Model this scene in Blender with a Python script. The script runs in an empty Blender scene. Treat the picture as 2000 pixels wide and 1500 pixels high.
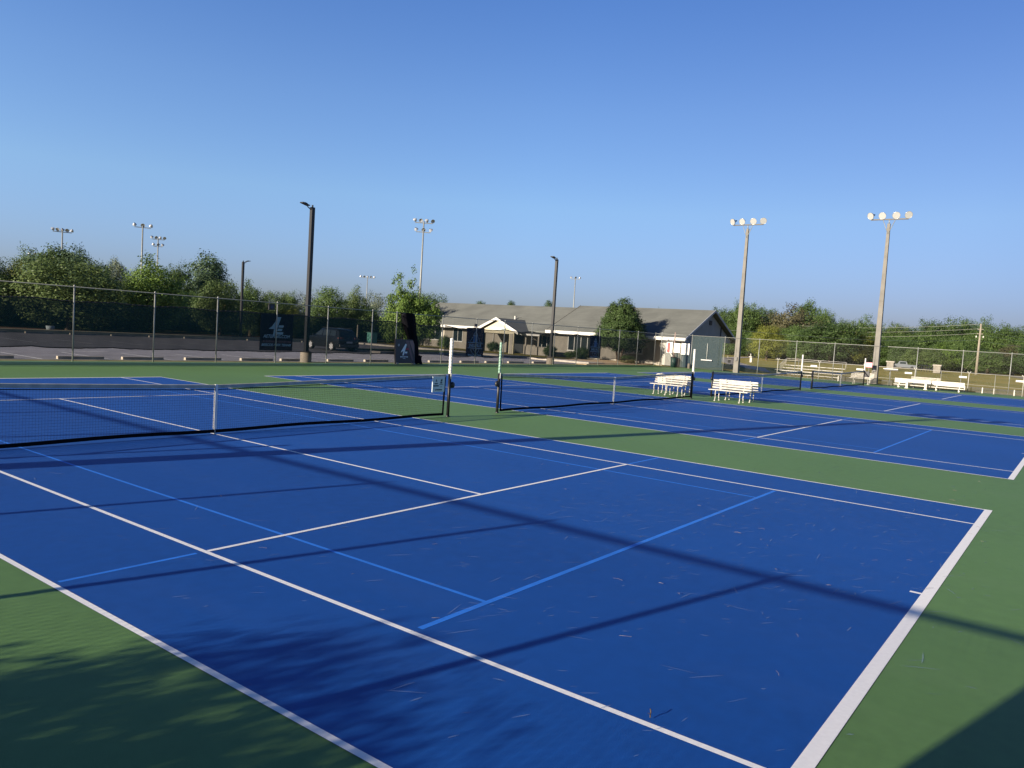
import bpy, math, random
from mathutils import Vector, Matrix, Euler
R = math.radians
random.seed(7)
sc = bpy.context.scene
col = sc.collection

# ---------------------------------------------------------------- camera, sky, sun, exposure
CAM = Vector((-8.17046, -12.87417, 2.23392))
CROT = Euler((1.50346581, -0.0627925618, -0.926991029), 'XYZ')
F = 1510.7418                      # focal length in pixels of the 2000 px wide photograph
cd = bpy.data.cameras.new('camera'); cam = bpy.data.objects.new('camera', cd); col.objects.link(cam)
cam.location = CAM; cam.rotation_euler = CROT
cd.sensor_width = 36; cd.lens = F / 2000 * 36; cd.clip_end = 6000; cd.clip_start = 0.05
sc.camera = cam
SUN_EL, SUN_AZ = R(15.8), R(-75.6)           # azimuth from +Y, clockwise positive
w = bpy.data.worlds.new('World'); sc.world = w; w.use_nodes = True
nt = w.node_tree; nt.nodes.clear()
sky = nt.nodes.new('ShaderNodeTexSky'); sky.sky_type = 'NISHITA'; sky.sun_disc = False
sky.sun_elevation = SUN_EL; sky.sun_rotation = SUN_AZ
sky.air_density = 1.0; sky.dust_density = 1.3; sky.ozone_density = 2.2; sky.altitude = 200
bg = nt.nodes.new('ShaderNodeBackground'); bg.inputs[1].default_value = 0.1005
wo = nt.nodes.new('ShaderNodeOutputWorld')
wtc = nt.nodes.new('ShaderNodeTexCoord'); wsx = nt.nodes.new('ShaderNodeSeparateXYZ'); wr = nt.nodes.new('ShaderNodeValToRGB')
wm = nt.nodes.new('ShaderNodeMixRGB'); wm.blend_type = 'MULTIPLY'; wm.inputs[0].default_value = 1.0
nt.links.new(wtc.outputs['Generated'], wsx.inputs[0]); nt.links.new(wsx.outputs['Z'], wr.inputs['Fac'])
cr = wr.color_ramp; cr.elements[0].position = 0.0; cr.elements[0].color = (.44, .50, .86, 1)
cr.elements[1].position = 1.0; cr.elements[1].color = (.14, .22, .42, 1)  # zenith above the view tinted darker to weaken the sky's fill light
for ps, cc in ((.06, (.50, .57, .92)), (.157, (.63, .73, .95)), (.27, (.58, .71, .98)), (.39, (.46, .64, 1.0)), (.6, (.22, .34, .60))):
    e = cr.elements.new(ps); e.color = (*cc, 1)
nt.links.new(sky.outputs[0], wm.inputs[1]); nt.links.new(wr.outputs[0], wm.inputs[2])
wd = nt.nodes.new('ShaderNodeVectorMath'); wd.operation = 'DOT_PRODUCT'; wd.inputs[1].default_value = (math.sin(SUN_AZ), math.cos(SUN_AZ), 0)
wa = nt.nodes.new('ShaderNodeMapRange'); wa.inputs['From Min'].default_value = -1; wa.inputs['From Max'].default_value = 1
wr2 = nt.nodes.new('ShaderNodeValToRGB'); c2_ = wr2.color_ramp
c2_.elements[0].position = 0; c2_.elements[0].color = (.50, .48, .50, 1); c2_.elements[1].position = 1; c2_.elements[1].color = (.28, .30, .34, 1)  # sun-side end, out of view, dimmed so shadows get less fill
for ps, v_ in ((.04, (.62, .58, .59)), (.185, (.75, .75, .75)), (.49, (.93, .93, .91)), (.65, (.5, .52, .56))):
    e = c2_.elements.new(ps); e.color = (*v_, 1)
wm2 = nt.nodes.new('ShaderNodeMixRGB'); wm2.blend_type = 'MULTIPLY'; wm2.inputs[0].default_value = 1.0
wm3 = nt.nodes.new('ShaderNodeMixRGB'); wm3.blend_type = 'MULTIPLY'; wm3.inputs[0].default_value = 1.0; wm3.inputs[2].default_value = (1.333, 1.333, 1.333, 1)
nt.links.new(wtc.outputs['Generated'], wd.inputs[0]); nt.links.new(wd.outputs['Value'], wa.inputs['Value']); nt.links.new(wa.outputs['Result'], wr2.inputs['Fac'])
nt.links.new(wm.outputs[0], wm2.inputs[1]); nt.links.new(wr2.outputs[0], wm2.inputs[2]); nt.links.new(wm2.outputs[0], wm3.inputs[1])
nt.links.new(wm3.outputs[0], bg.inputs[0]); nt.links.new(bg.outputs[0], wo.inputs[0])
sd = bpy.data.lights.new('sun', 'SUN'); sun = bpy.data.objects.new('sun', sd); col.objects.link(sun)
sd.energy = 5.0; sd.angle = R(0.45); sd.color = (1.0, 0.87, 0.70)
ldir = Vector((-math.sin(SUN_AZ)*math.cos(SUN_EL), -math.cos(SUN_AZ)*math.cos(SUN_EL), -math.sin(SUN_EL)))
sun.rotation_euler = ldir.to_track_quat('-Z', 'Y').to_euler()
sc.view_settings.view_transform = 'Standard'; sc.view_settings.look = 'None'
sc.view_settings.gamma = 1; sc.view_settings.exposure = 0.93

RM = CROT.to_matrix()
def ray(u, v):
    return RM @ Vector(((u-1000)/F, (750-v)/F, -1.0))
def at(u, d, v=700, z=0.0):
    """ground point at horizontal distance d in the direction of photo column u"""
    r = ray(u, v); h = math.hypot(r.x, r.y)
    return Vector((CAM.x + r.x/h*d, CAM.y + r.y/h*d, z))
def hz(u, v, d):
    r = ray(u, v); return CAM.z + r.z/math.hypot(r.x, r.y)*d

# ---------------------------------------------------------------- materials
MATS = {}
def mat(name, c, rough=0.6, metal=0.0, spec=0.5, var=0.0, vscale=3.0, bump=0.0, bscale=40.0, c2=None, detail=4.0):
    if name in MATS: return MATS[name]
    m = bpy.data.materials.new(name); m.use_nodes = True
    t = m.node_tree; b = t.nodes['Principled BSDF']
    b.inputs['Base Color'].default_value = (*c, 1); b.inputs['Roughness'].default_value = rough
    b.inputs['Metallic'].default_value = metal; b.inputs['Specular IOR Level'].default_value = spec if rough < .9 else .08
    tc = t.nodes.new('ShaderNodeTexCoord')
    if var or c2:
        n = t.nodes.new('ShaderNodeTexNoise'); n.inputs['Scale'].default_value = vscale; n.inputs['Detail'].default_value = detail
        t.links.new(tc.outputs['Object'], n.inputs['Vector'])
        r = t.nodes.new('ShaderNodeValToRGB')
        r.color_ramp.elements[0].position = 0.32; r.color_ramp.elements[1].position = 0.68
        a = c2 if c2 else tuple(x*(1-var) for x in c)
        e = c if c2 else tuple(min(1, x*(1+var)) for x in c)
        r.color_ramp.elements[0].color = (*a, 1); r.color_ramp.elements[1].color = (*e, 1)
        t.links.new(n.outputs['Fac'], r.inputs['Fac']); t.links.new(r.outputs['Color'], b.inputs['Base Color'])
    if bump:
        n = t.nodes.new('ShaderNodeTexNoise'); n.inputs['Scale'].default_value = bscale; n.inputs['Detail'].default_value = 3
        t.links.new(tc.outputs['Object'], n.inputs['Vector'])
        bp = t.nodes.new('ShaderNodeBump'); bp.inputs['Strength'].default_value = bump; bp.inputs['Distance'].default_value = 0.02
        t.links.new(n.outputs['Fac'], bp.inputs['Height']); t.links.new(bp.outputs['Normal'], b.inputs['Normal'])
    MATS[name] = m
    return m

def see_through(name, c, clear, rough=0.8):
    if name in MATS: return MATS[name]
    m = bpy.data.materials.new(name); m.use_nodes = True
    t = m.node_tree; t.nodes.clear()
    o = t.nodes.new('ShaderNodeOutputMaterial'); mx = t.nodes.new('ShaderNodeMixShader')
    b = t.nodes.new('ShaderNodeBsdfPrincipled'); tr = t.nodes.new('ShaderNodeBsdfTransparent')
    b.inputs['Base Color'].default_value = (*c, 1); b.inputs['Roughness'].default_value = rough
    b.inputs['Specular IOR Level'].default_value = 0.2
    tc = t.nodes.new('ShaderNodeTexCoord'); n = t.nodes.new('ShaderNodeTexNoise')
    n.inputs['Scale'].default_value = 1.3; n.inputs['Detail'].default_value = 3
    t.links.new(tc.outputs['Object'], n.inputs['Vector'])
    mr = t.nodes.new('ShaderNodeMapRange'); mr.inputs['From Min'].default_value = .3; mr.inputs['From Max'].default_value = .7
    mr.inputs['To Min'].default_value = 1-clear+.04; mr.inputs['To Max'].default_value = 1-clear-.04
    t.links.new(n.outputs['Fac'], mr.inputs['Value'])
    t.links.new(mr.outputs['Result'], mx.inputs[0])
    t.links.new(tr.outputs[0], mx.inputs[1]); t.links.new(b.outputs[0], mx.inputs[2]); t.links.new(mx.outputs[0], o.inputs[0])
    MATS[name] = m; return m

def court_mat(name, base, wear, rough):
    m = bpy.data.materials.new(name); m.use_nodes = True
    t = m.node_tree; b = t.nodes['Principled BSDF']; L = t.links.new
    tc = t.nodes.new('ShaderNodeTexCoord')
    def noise(scale, det=5, rot=0, sx=1, sy=1):
        mp = t.nodes.new('ShaderNodeMapping'); mp.inputs['Rotation'].default_value[2] = rot
        mp.inputs['Scale'].default_value = (sx, sy, 1)
        n = t.nodes.new('ShaderNodeTexNoise'); n.inputs['Scale'].default_value = scale; n.inputs['Detail'].default_value = det
        L(tc.outputs['Object'], mp.inputs[0]); L(mp.outputs[0], n.inputs['Vector']); return n
    def mix(fac, a, bcol):
        x = t.nodes.new('ShaderNodeMixRGB')
        if isinstance(fac, float): x.inputs[0].default_value = fac
        else: L(fac, x.inputs[0])
        for i, s in ((1, a), (2, bcol)):
            if isinstance(s, tuple): x.inputs[i].default_value = (*s, 1)
            else: L(s, x.inputs[i])
        return x.outputs[0]
    def ramp(src, lo, hi):
        r = t.nodes.new('ShaderNodeMapRange'); r.inputs['From Min'].default_value = lo; r.inputs['From Max'].default_value = hi
        L(src, r.inputs['Value']); return r.outputs['Result']
    n1 = noise(.35, 6); n2 = noise(7, 6); n3 = noise(1.6, 4, .5, 1, .25)
    c = mix(ramp(n1.outputs['Fac'], .3, .7), tuple(x*.88 for x in base), tuple(x*1.1 for x in base))
    c = mix(ramp(n2.outputs['Fac'], .25, .75), c, tuple(x*1.14 for x in base))
    a = t.nodes.new('ShaderNodeMath'); a.operation = 'MULTIPLY'; a.inputs[1].default_value = .10
    L(ramp(n3.outputs['Fac'], .52, .75), a.inputs[0])
    c = mix(a.outputs[0], c, wear)
    L(c, b.inputs['Base Color'])
    b.inputs['Roughness'].default_value = rough; b.inputs['Specular IOR Level'].default_value = .35
    g = noise(160, 2); bp = t.nodes.new('ShaderNodeBump'); bp.inputs['Strength'].default_value = .25; bp.inputs['Distance'].default_value = .004
    L(g.outputs['Fac'], bp.inputs['Height']); L(bp.outputs['Normal'], b.inputs['Normal'])
    MATS[name] = m; return m

def leaf_mat(name, c, c2, trans=.25):
    m = bpy.data.materials.new(name); m.use_nodes = True
    t = m.node_tree; t.nodes.clear(); L = t.links.new
    o = t.nodes.new('ShaderNodeOutputMaterial'); mx = t.nodes.new('ShaderNodeMixShader'); mx.inputs[0].default_value = trans
    d = t.nodes.new('ShaderNodeBsdfPrincipled'); d.inputs['Roughness'].default_value = .55; d.inputs['Specular IOR Level'].default_value = .25
    tr = t.nodes.new('ShaderNodeBsdfTranslucent')
    g = t.nodes.new('ShaderNodeNewGeometry'); r = t.nodes.new('ShaderNodeValToRGB')
    n = t.nodes.new('ShaderNodeTexNoise'); n.inputs['Scale'].default_value = .35
    L(g.outputs['Position'], n.inputs['Vector'])
    a = t.nodes.new('ShaderNodeMath'); a.operation = 'ADD'
    s = t.nodes.new('ShaderNodeMath'); s.operation = 'MULTIPLY'; s.inputs[1].default_value = .5
    L(g.outputs['Random Per Island'], s.inputs[0]); L(s.outputs[0], a.inputs[0])
    s2 = t.nodes.new('ShaderNodeMath'); s2.operation = 'MULTIPLY'; s2.inputs[1].default_value = .6
    L(n.outputs['Fac'], s2.inputs[0]); L(s2.outputs[0], a.inputs[1])
    r.color_ramp.elements[0].position = .15; r.color_ramp.elements[1].position = .9
    r.color_ramp.elements[0].color = (*c, 1); r.color_ramp.elements[1].color = (*c2, 1)
    L(a.outputs[0], r.inputs[0]); L(r.outputs[0], d.inputs['Base Color']); L(r.outputs[0], tr.inputs['Color'])
    L(d.outputs[0], mx.inputs[1]); L(tr.outputs[0], mx.inputs[2]); L(mx.outputs[0], o.inputs[0])
    MATS[name] = m; return m

GREEN = court_mat('green_acrylic', (.098, .196, .053), (.17, .24, .12), .62)
BLUE = court_mat('blue_acrylic', (.0025, .064, .292), (.05, .12, .36), .62)
LINE = mat('line_paint', (.90, .89, .86), .6, var=.03, vscale=30.0, detail=8)
PALE = mat('light_blue_paint', (.02, .19, .74), .6, var=.08)
GALV = mat('galvanised_steel', (.26, .27, .25), .55, .25, var=.15, vscale=6)
WIRE = mat('chain_wire', (.07, .08, .07), .5, .4)
WHITE = mat('white_paint', (.60, .575, .52), .5, vscale=9, c2=(.43, .41, .36), detail=8)
WHITEP = mat('white_plastic', (.66, .65, .60), .4, var=.04, vscale=9)
BLACK = mat('black_paint', (.012, .012, .014), .45, var=.2, vscale=8)
NETC = mat('net_cord', (.012, .013, .015), .8)
NETBAND = mat('black_net_band', (.006, .006, .008), .9)
HEADBAND = mat('faded_headband', (.42, .42, .36), .8, var=.2, vscale=5)
STRAP = mat('white_strap', (.75, .76, .72), .7, var=.06)
SCREEN = see_through('windscreen_fabric', (.012, .034, .032), .26); SCREENB = see_through('thinner_windscreen_fabric', (.014, .038, .036), .33)
SCREEN2 = see_through('court_end_screen', (.055, .085, .088), .50)
BANNER = see_through('navy_banner_mesh', (.012, .022, .045), .12)
BANNER2 = see_through('dark_banner_mesh', (.012, .025, .035), .22)
BARK = mat('bark', (.12, .09, .065), .9, var=.35, vscale=4, bump=.6, bscale=12)
CONC = mat('concrete', (.14, .12, .095), .85, var=.15, vscale=2.5, bump=.3)
CONCP = mat('concrete_pole', (.185, .175, .155), .85, var=.16, vscale=1.5, bump=.3)
ASPH = mat('asphalt', (.155, .15, .158), .85, var=.2, vscale=.8, bump=.5, bscale=60, detail=8)
GRASS = mat('grass', (.34, .265, .07), .95, vscale=.12, c2=(.215, .205, .05), bump=.15, bscale=14, detail=9)
DRYG = mat('dry_grass_verge', (.22, .19, .10), .95, vscale=1.5, c2=(.12, .13, .05), bump=.6, bscale=25)
PATH = mat('path_concrete', (.36, .33, .29), .9, var=.1)
DPOLE = mat('dark_bronze_pole', (.010, .011, .013), .5, .0, var=.1)

# ---------------------------------------------------------------- mesh builder
class MB:
    def __init__(s): s.v = []; s.f = []; s.sm = []
    def add(s, vs, fs, M=None, smooth=False):
        k = len(s.v)
        for p in vs:
            p = Vector(p); s.v.append(tuple(M @ p) if M else tuple(p))
        for f in fs: s.f.append(tuple(k+i for i in f)); s.sm.append(smooth)
        return s
    def box(s, x0, x1, y0, y1, z0, z1, M=None):
        vs = [(x, y, z) for x in (x0, x1) for y in (y0, y1) for z in (z0, z1)]
        return s.add(vs, [(0,1,3,2),(4,6,7,5),(0,4,5,1),(2,3,7,6),(0,2,6,4),(1,5,7,3)], M)
    def cyl(s, p0, p1, r0, r1=None, n=8, caps=True, smooth=True):
        r1 = r0 if r1 is None else r1
        p0, p1 = Vector(p0), Vector(p1); d = (p1-p0)
        q = d.to_track_quat('Z', 'Y'); vs = []
        for p, r in ((p0, r0), (p1, r1)):
            for i in range(n):
                a = 2*math.pi*(i+.5)/n; vs.append(p + q @ Vector((math.cos(a)*r, math.sin(a)*r, 0)))
        s.add(vs, [(i, (i+1) % n, n+(i+1) % n, n+i) for i in range(n)], None, smooth and n > 4)
        if caps: 
            k = len(s.v)-2*n
            s.f.append(tuple(k+i for i in reversed(range(n)))); s.sm.append(False)
            s.f.append(tuple(k+n+i for i in range(n))); s.sm.append(False)
        return s
    def path(s, pts, r, n=6):
        for a, b in zip(pts, pts[1:]): s.cyl(a, b, r, r, n)
        return s
    def lathe(s, prof, o, axis=(0,0,1), n=16):
        q = Vector(axis).to_track_quat('Z', 'Y'); o = Vector(o); vs = []
        for r, z in prof:
            for i in range(n):
                a = 2*math.pi*i/n; vs.append(o + q @ Vector((math.cos(a)*r, math.sin(a)*r, z)))
        fs = [(j*n+i, j*n+(i+1) % n, (j+1)*n+(i+1) % n, (j+1)*n+i) for j in range(len(prof)-1) for i in range(n)]
        return s.add(vs, fs, None, True)
    def prism(s, poly, d, M=None):
        """polygon in (x, z) extruded along y from d[0] to d[1]"""
        n = len(poly); vs = [(x, d[0], z) for x, z in poly] + [(x, d[1], z) for x, z in poly]
        return s.add(vs, [tuple(range(n)), tuple(reversed(range(n, 2*n)))] + [(i, i+n, (i+1) % n+n, (i+1) % n) for i in range(n)], M)
    def wire(s, p0, p1, r):
        p0, p1 = Vector(p0), Vector(p1); q = (p1-p0).to_track_quat('Z', 'Y'); vs = []
        for p in (p0, p1):
            for i in range(3):
                a = 2*math.pi*i/3; vs.append(p + q @ Vector((math.cos(a)*r, math.sin(a)*r, 0)))
        return s.add(vs, [(0,1,4,3),(1,2,5,4),(2,0,3,5)])
    def build(s, name, m, parent=None):
        me = bpy.data.meshes.new(name); me.from_pydata(s.v, [], s.f)
        me.polygons.foreach_set('use_smooth', s.sm); me.update()
        if m: me.materials.append(m)
        o = bpy.data.objects.new(name, me); col.objects.link(o)
        if parent: o.parent = parent
        return o

def tag(o, label=None, cat=None, group=None, kind=None):
    if label: o['label'] = label
    if cat: o['category'] = cat
    if group: o['group'] = group
    if kind: o['kind'] = kind
    return o
def empty(name, loc=(0,0,0), rz=0, label=None, cat=None, group=None):
    o = bpy.data.objects.new(name, None); col.objects.link(o); o.location = loc; o.rotation_euler = (0, 0, rz)
    o.empty_display_size = .2
    return tag(o, label, cat, group)
def copy_tree(o, parent=None, kids=None):
    c = o.copy(); col.objects.link(c); c.parent = parent
    for ch in list(o.children): copy_tree(ch, c)
    return c
def dup(o, loc, rz=None, label=None, group=None, scale=None):
    c = copy_tree(o); c.location = loc
    if rz is not None: c.rotation_euler = (0, 0, rz)
    if label: c['label'] = label
    if group: c['group'] = group
    if scale: c.scale = scale
    return c
def struct(o, label, cat):
    return tag(o, label, cat, None, 'structure')
def text(s, size, name, m, parent, loc, rot, shear=0, bold=0.0, align='CENTER', sx=1.0):
    cu = bpy.data.curves.new('lettering', 'FONT'); cu.body = s; cu.size = size; cu.shear = shear; cu.align_x = align
    cu.offset = bold; cu.extrude = 0.003; cu.resolution_u = 3
    t = bpy.data.objects.new('tmp_text', cu); col.objects.link(t)
    bpy.context.view_layer.update()
    dg = bpy.context.evaluated_depsgraph_get()
    me = bpy.data.meshes.new_from_object(t.evaluated_get(dg))
    bpy.data.objects.remove(t); bpy.data.curves.remove(cu)
    me.materials.clear(); me.materials.append(m)
    o = bpy.data.objects.new(name, me); col.objects.link(o); o.parent = parent
    o.location = loc; o.rotation_euler = rot; o.scale = (sx, 1, 1)
    return o

# ---------------------------------------------------------------- ground, lot, courts
def ss(a, b, x):
    t = max(0, min(1, (x-a)/(b-a))); return t*t*(3-2*t)
def ground_z(x, y):
    dip = ss(56.6, 58.6, x)*(1-ss(80, 150, x))*(1-ss(13, 16.5, y))
    return -0.04 - 0.38*dip
xs = sorted(set([-3000, -1200, -500, -200, -80] + [-40+i*4 for i in range(24)] + [56 + i*.5 for i in range(8)] + [60+i*5 for i in range(20)] + [170, 200, 260, 400, 800, 1500, 3000]))
ys = sorted(set([-3000, -1200, -500, -200, -80] + [-40+i*4 for i in range(13)] + [12+i*.5 for i in range(11)] + [18+i*6 for i in range(14)] + [110, 160, 250, 400, 800, 1500, 3000]))
g = MB(); n = len(ys)
g.add([(x, y, ground_z(x, y)) for x in xs for y in ys],
      [(i*n+j, (i+1)*n+j, (i+1)*n+j+1, i*n+j+1) for i in range(len(xs)-1) for j in range(n-1)], None, True)
struct(g.build('grass_field', GRASS), 'mown dry green grass field around the tennis courts', 'grass')

def sheet(x0, x1, y0, y1, z): return [(x0, y0, z), (x1, y0, z), (x1, y1, z), (x0, y1, z)]
o = MB().box(-12, 56.3, -21, 19.1, -.3, 0).build('court_surround', GREEN)
struct(o, 'green acrylic surface surrounding the blue tennis courts', 'court surface')
CX = [0, 14.977, 29.745, 44.751]
for x in CX:
    o = MB().add(sheet(x-5.485, x+5.485, -11.885, 11.885, .0015), [(0,1,2,3)]).build('blue_court', BLUE)
    struct(o, 'blue acrylic playing court with white lines', 'court surface')
# white lines
b = MB(); c = MB()
for x in CX:
    for X in (-5.485, 5.435, -4.14, 4.09):
        b.add(sheet(x+X, x+X+.05, -11.885+.10, 11.885-.10, .0035), [(0,1,2,3)])
    b.add(sheet(x-.025, x+.025, -6.4, 6.4, .0035), [(0,1,2,3)])
    for y in (-11.785, 11.685): b.add(sheet(x-.025, x+.025, y, y+.10, .0035), [(0,1,2,3)])
    for y in (-11.885, 11.785): c.add(sheet(x-5.485, x+5.485, y, y+.10, .0045), [(0,1,2,3)])
    for y in (-6.43, 6.38): c.add(sheet(x-4.14+.05, x+4.14-.05, y, y+.05, .0045), [(0,1,2,3)])
b.v += c.v; k = len(b.v)-len(c.v); b.f += [tuple(k+i for i in f) for f in c.f]; b.sm += c.sm
struct(b.build('court_lines', LINE), 'white painted tennis court lines', 'markings')
# light blue junior court lines (36 x 60 ft) on the first two courts
b = MB()
for x in CX[:2]:
    for s in (-1, 1):
        b.add(sheet(x+s*3.22-.022, x+s*3.22+.022, -9.06, 9.06, .0024), [(0,1,2,3)])
        b.add(sheet(x-4.02, x+4.02, s*9.08-.028, s*9.08+.028, .0030), [(0,1,2,3)])
        for e in (-1, 1):
            b.add(sheet(min(x+e*4.2, x+e*5.4), max(x+e*4.2, x+e*5.4), s*6.4-.022, s*6.4+.022, .0024), [(0,1,2,3)])
struct(b.build('junior_court_lines', PALE), 'light blue painted junior court lines', 'markings')

# parking lot
b = MB().box(-60, 46.6, 20.15, 48.6, -.25, -.02)
struct(b.build('parking_lot', ASPH), 'grey asphalt parking lot behind the back fence', 'parking lot')
b = MB().box(-60, 55, 19.12, 20.14, -.2, -.012)
struct(b.build('verge', DRYG), 'dry grass verge between fence and parking lot', 'verge')
b = MB()
for i in range(22):
    x = -14+i*2.75; b.add(sheet(x, x+.1, 20.5, 25.3, -.015), [(0,1,2,3)])
for x0 in range(-20, 30, 3): b.add(sheet(x0+.4, x0+.5, 34.0, 39.0, -.015), [(0,1,2,3)])
b.add(sheet(8.3, 10.6, 26.1, 26.25, -.013), [(0,1,2,3)]); b.add(sheet(22.4, 26.2, 25.7, 25.85, -.013), [(0,1,2,3)])
struct(b.build('parking_lines', mat('lot_paint', (.5, .5, .48), .8, var=.4, vscale=5)), 'worn white parking stall lines', 'markings')
KERB = mat('yellowed_kerb', (.50, .42, .25), .85, var=.15, vscale=1)
b = MB().box(-60, 46.6, 48.6, 49.5, -.1, .22)
struct(b.build('far_kerb', KERB), 'pale yellowed kerb along the far edge of the parking lot', 'kerb')
b = MB().box(46.6, 46.8, 20.15, 48.6, -.1, .12).box(46.8, 49.2, 20.15, 56, -.1, .10)
struct(b.build('pavement', PATH), 'pale concrete pavement in front of the park building', 'pavement')
b = MB().prism([(32.2, 30.4), (33.4, 33.2), (37.8, 33.4), (37.8, 30.3)], (0, 0))
isl = MB(); pts = [(31.8, 31.6), (33.0, 30.4), (37.5, 30.2), (45.5, 31.0), (45.5, 35.5), (38, 35.3), (33.2, 34.6)]
nn = len(pts)
isl.add([(x, y, -.02) for x, y in pts]+[(x, y, .13) for x, y in pts], [tuple(range(nn, 2*nn))]+[(i, (i+1) % nn, nn+(i+1) % nn, nn+i) for i in range(nn)])
struct(isl.build('kerbed_island', PATH), 'pale kerbed grass island in the parking lot', 'kerb')
isl = MB(); cxx = sum(p[0] for p in pts)/nn; cyy = sum(p[1] for p in pts)/nn
pts2 = [(cxx+(x-cxx)*.93, cyy+(y-cyy)*.86) for x, y in pts]
isl.add([(x, y, .136) for x, y in pts2], [tuple(range(nn))])
struct(isl.build('island_grass', mat('island_grass', (.06, .085, .03), .95, vscale=1, c2=(.04, .06, .02))), 'short grass on the kerbed island', 'grass')
MULCH = mat('mulch', (.13, .065, .04), .95, vscale=1.5, c2=(.20, .12, .07), bump=.8, bscale=15)
b = MB().box(-60, 52, 49.5, 58, -.1, .05)
struct(b.build('mulch_bed', MULCH), 'red brown mulch and leaf litter under the roadside trees', 'ground')
MU2 = mat('tan_mulch', (.36, .27, .17), .95, var=.25, vscale=3)
b = MB().box(44.6, 56.2, 19.12, 20.1, -.1, .03).box(49.2, 58.4, 20.1, 26.5, -.1, .06)
struct(b.build('planting_bed', MU2), 'tan mulch planting bed in front of the building', 'ground')
# footpath to the right over the lawn, and the far road
def ribbon(name, pts, wd, z, m, label, cat):
    b = MB(); L = []
    for i, p in enumerate(pts):
        p = Vector(p); a = Vector(pts[max(0, i-1)]); c = Vector(pts[min(len(pts)-1, i+1)])
        t = (c-a).normalized(); nrm = Vector((-t.y, t.x))
        L.append((p+nrm*wd/2, p-nrm*wd/2))
    vs = []
    for l, r in L: vs += [(l.x, l.y, ground_z(l.x, l.y)+z), (r.x, r.y, ground_z(r.x, r.y)+z)]
    b.add(vs, [(2*i, 2*i+1, 2*i+3, 2*i+2) for i in range(len(L)-1)])
    return struct(b.build(name, m), label, cat)
ribbon('footpath', [(72.5, 15.0), (77, 17.2), (84, 21.5), (100, 29), (125, 39), (160, 47.5), (190, 52)], 2.6, .03, PATH, 'pale footpath curving across the lawn behind the building', 'path')
ribbon('road', [(150, 28), (170, 20), (178, 8), (150, -4), (120, -10), (95, -16), (80, -24)], 5.0, .03, mat('far_road', (.24, .21, .17), .9, var=.1), 'narrow pale road across the far lawn', 'road')

# small litter and marks on the near court
b = MB(); rnd = random.Random(3)
def streak(b, x, y, L, wd, a, z):
    n = 5; pts = []
    bend = rnd.uniform(-.08, .08)
    for i in range(n+1):
        t = i/n; px = (t-.5)*L; py = bend*L*(t*t-t); h = wd*math.sin(math.pi*(.08+.84*t))*rnd.uniform(.6, 1)
        ca, sa = math.cos(a), math.sin(a)
        for s in (1, -1): pts.append((x+px*ca-(py+s*h/2)*sa, y+px*sa+(py+s*h/2)*ca, z))
    b.add(pts, [(2*i, 2*i+1, 2*i+3, 2*i+2) for i in range(n)])
for i in range(1500):
    x = rnd.uniform(-5, 13); y = rnd.uniform(-12.8, -1) if rnd.random() < .8 else rnd.uniform(-1, 9)
    if rnd.random() < .45: x = rnd.gauss(1.5, 2.4); y = rnd.gauss(-9.6, 1.5)
    z = .0056
    streak(b, x, y, rnd.choice((.04, .05, .07, .09, .12, .18, .26)), rnd.uniform(.004, .016), rnd.gauss(-.6, .5), z)
SCUFF = see_through('scuff', (.30, .40, .58), .66)
tag(b.build('scuff_marks', SCUFF), 'pale shoe and ball scuff marks on the court paint', 'scuff marks', kind='stuff')
b = MB()
for i in range(60):
    x = rnd.uniform(-4, 10); y = rnd.uniform(-12.6, -4)
    if rnd.random() < .5: x = rnd.gauss(.5, 2); y = rnd.gauss(-10.2, 1.2)
    a = rnd.uniform(0, 6.28); L = rnd.uniform(.03, .10); z = .014
    for k in range(rnd.choice((1, 1, 2))):
        a2 = a+k*rnd.uniform(.1, .5); mid = (x+math.cos(a2)*L*.5, y+math.sin(a2)*L*.5, z+rnd.uniform(0, .006))
        e = (x+math.cos(a2+.15)*L, y+math.sin(a2+.15)*L, z)
        b.wire((x, y, z), mid, .0011); b.wire(mid, e, .0009)
tag(b.build('pine_straw', mat('dry_needle', (.26, .21, .17), .8)), 'scattered dry pine needles lying on the court', 'pine needles', kind='stuff')
b = MB(); x, y = -4.05, -10.98
b.path([(x, y, .012), (x+.01, y+.005, .028), (x+.005, y, .045), (x+.016, y+.01, .058)], .004, 5).path([(x+.005, y, .03), (x-.012, y+.01, .042)], .002, 4)
tag(b.build('twig', BARK), 'small dark twig standing on the near white singles line', 'twig')

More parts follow.
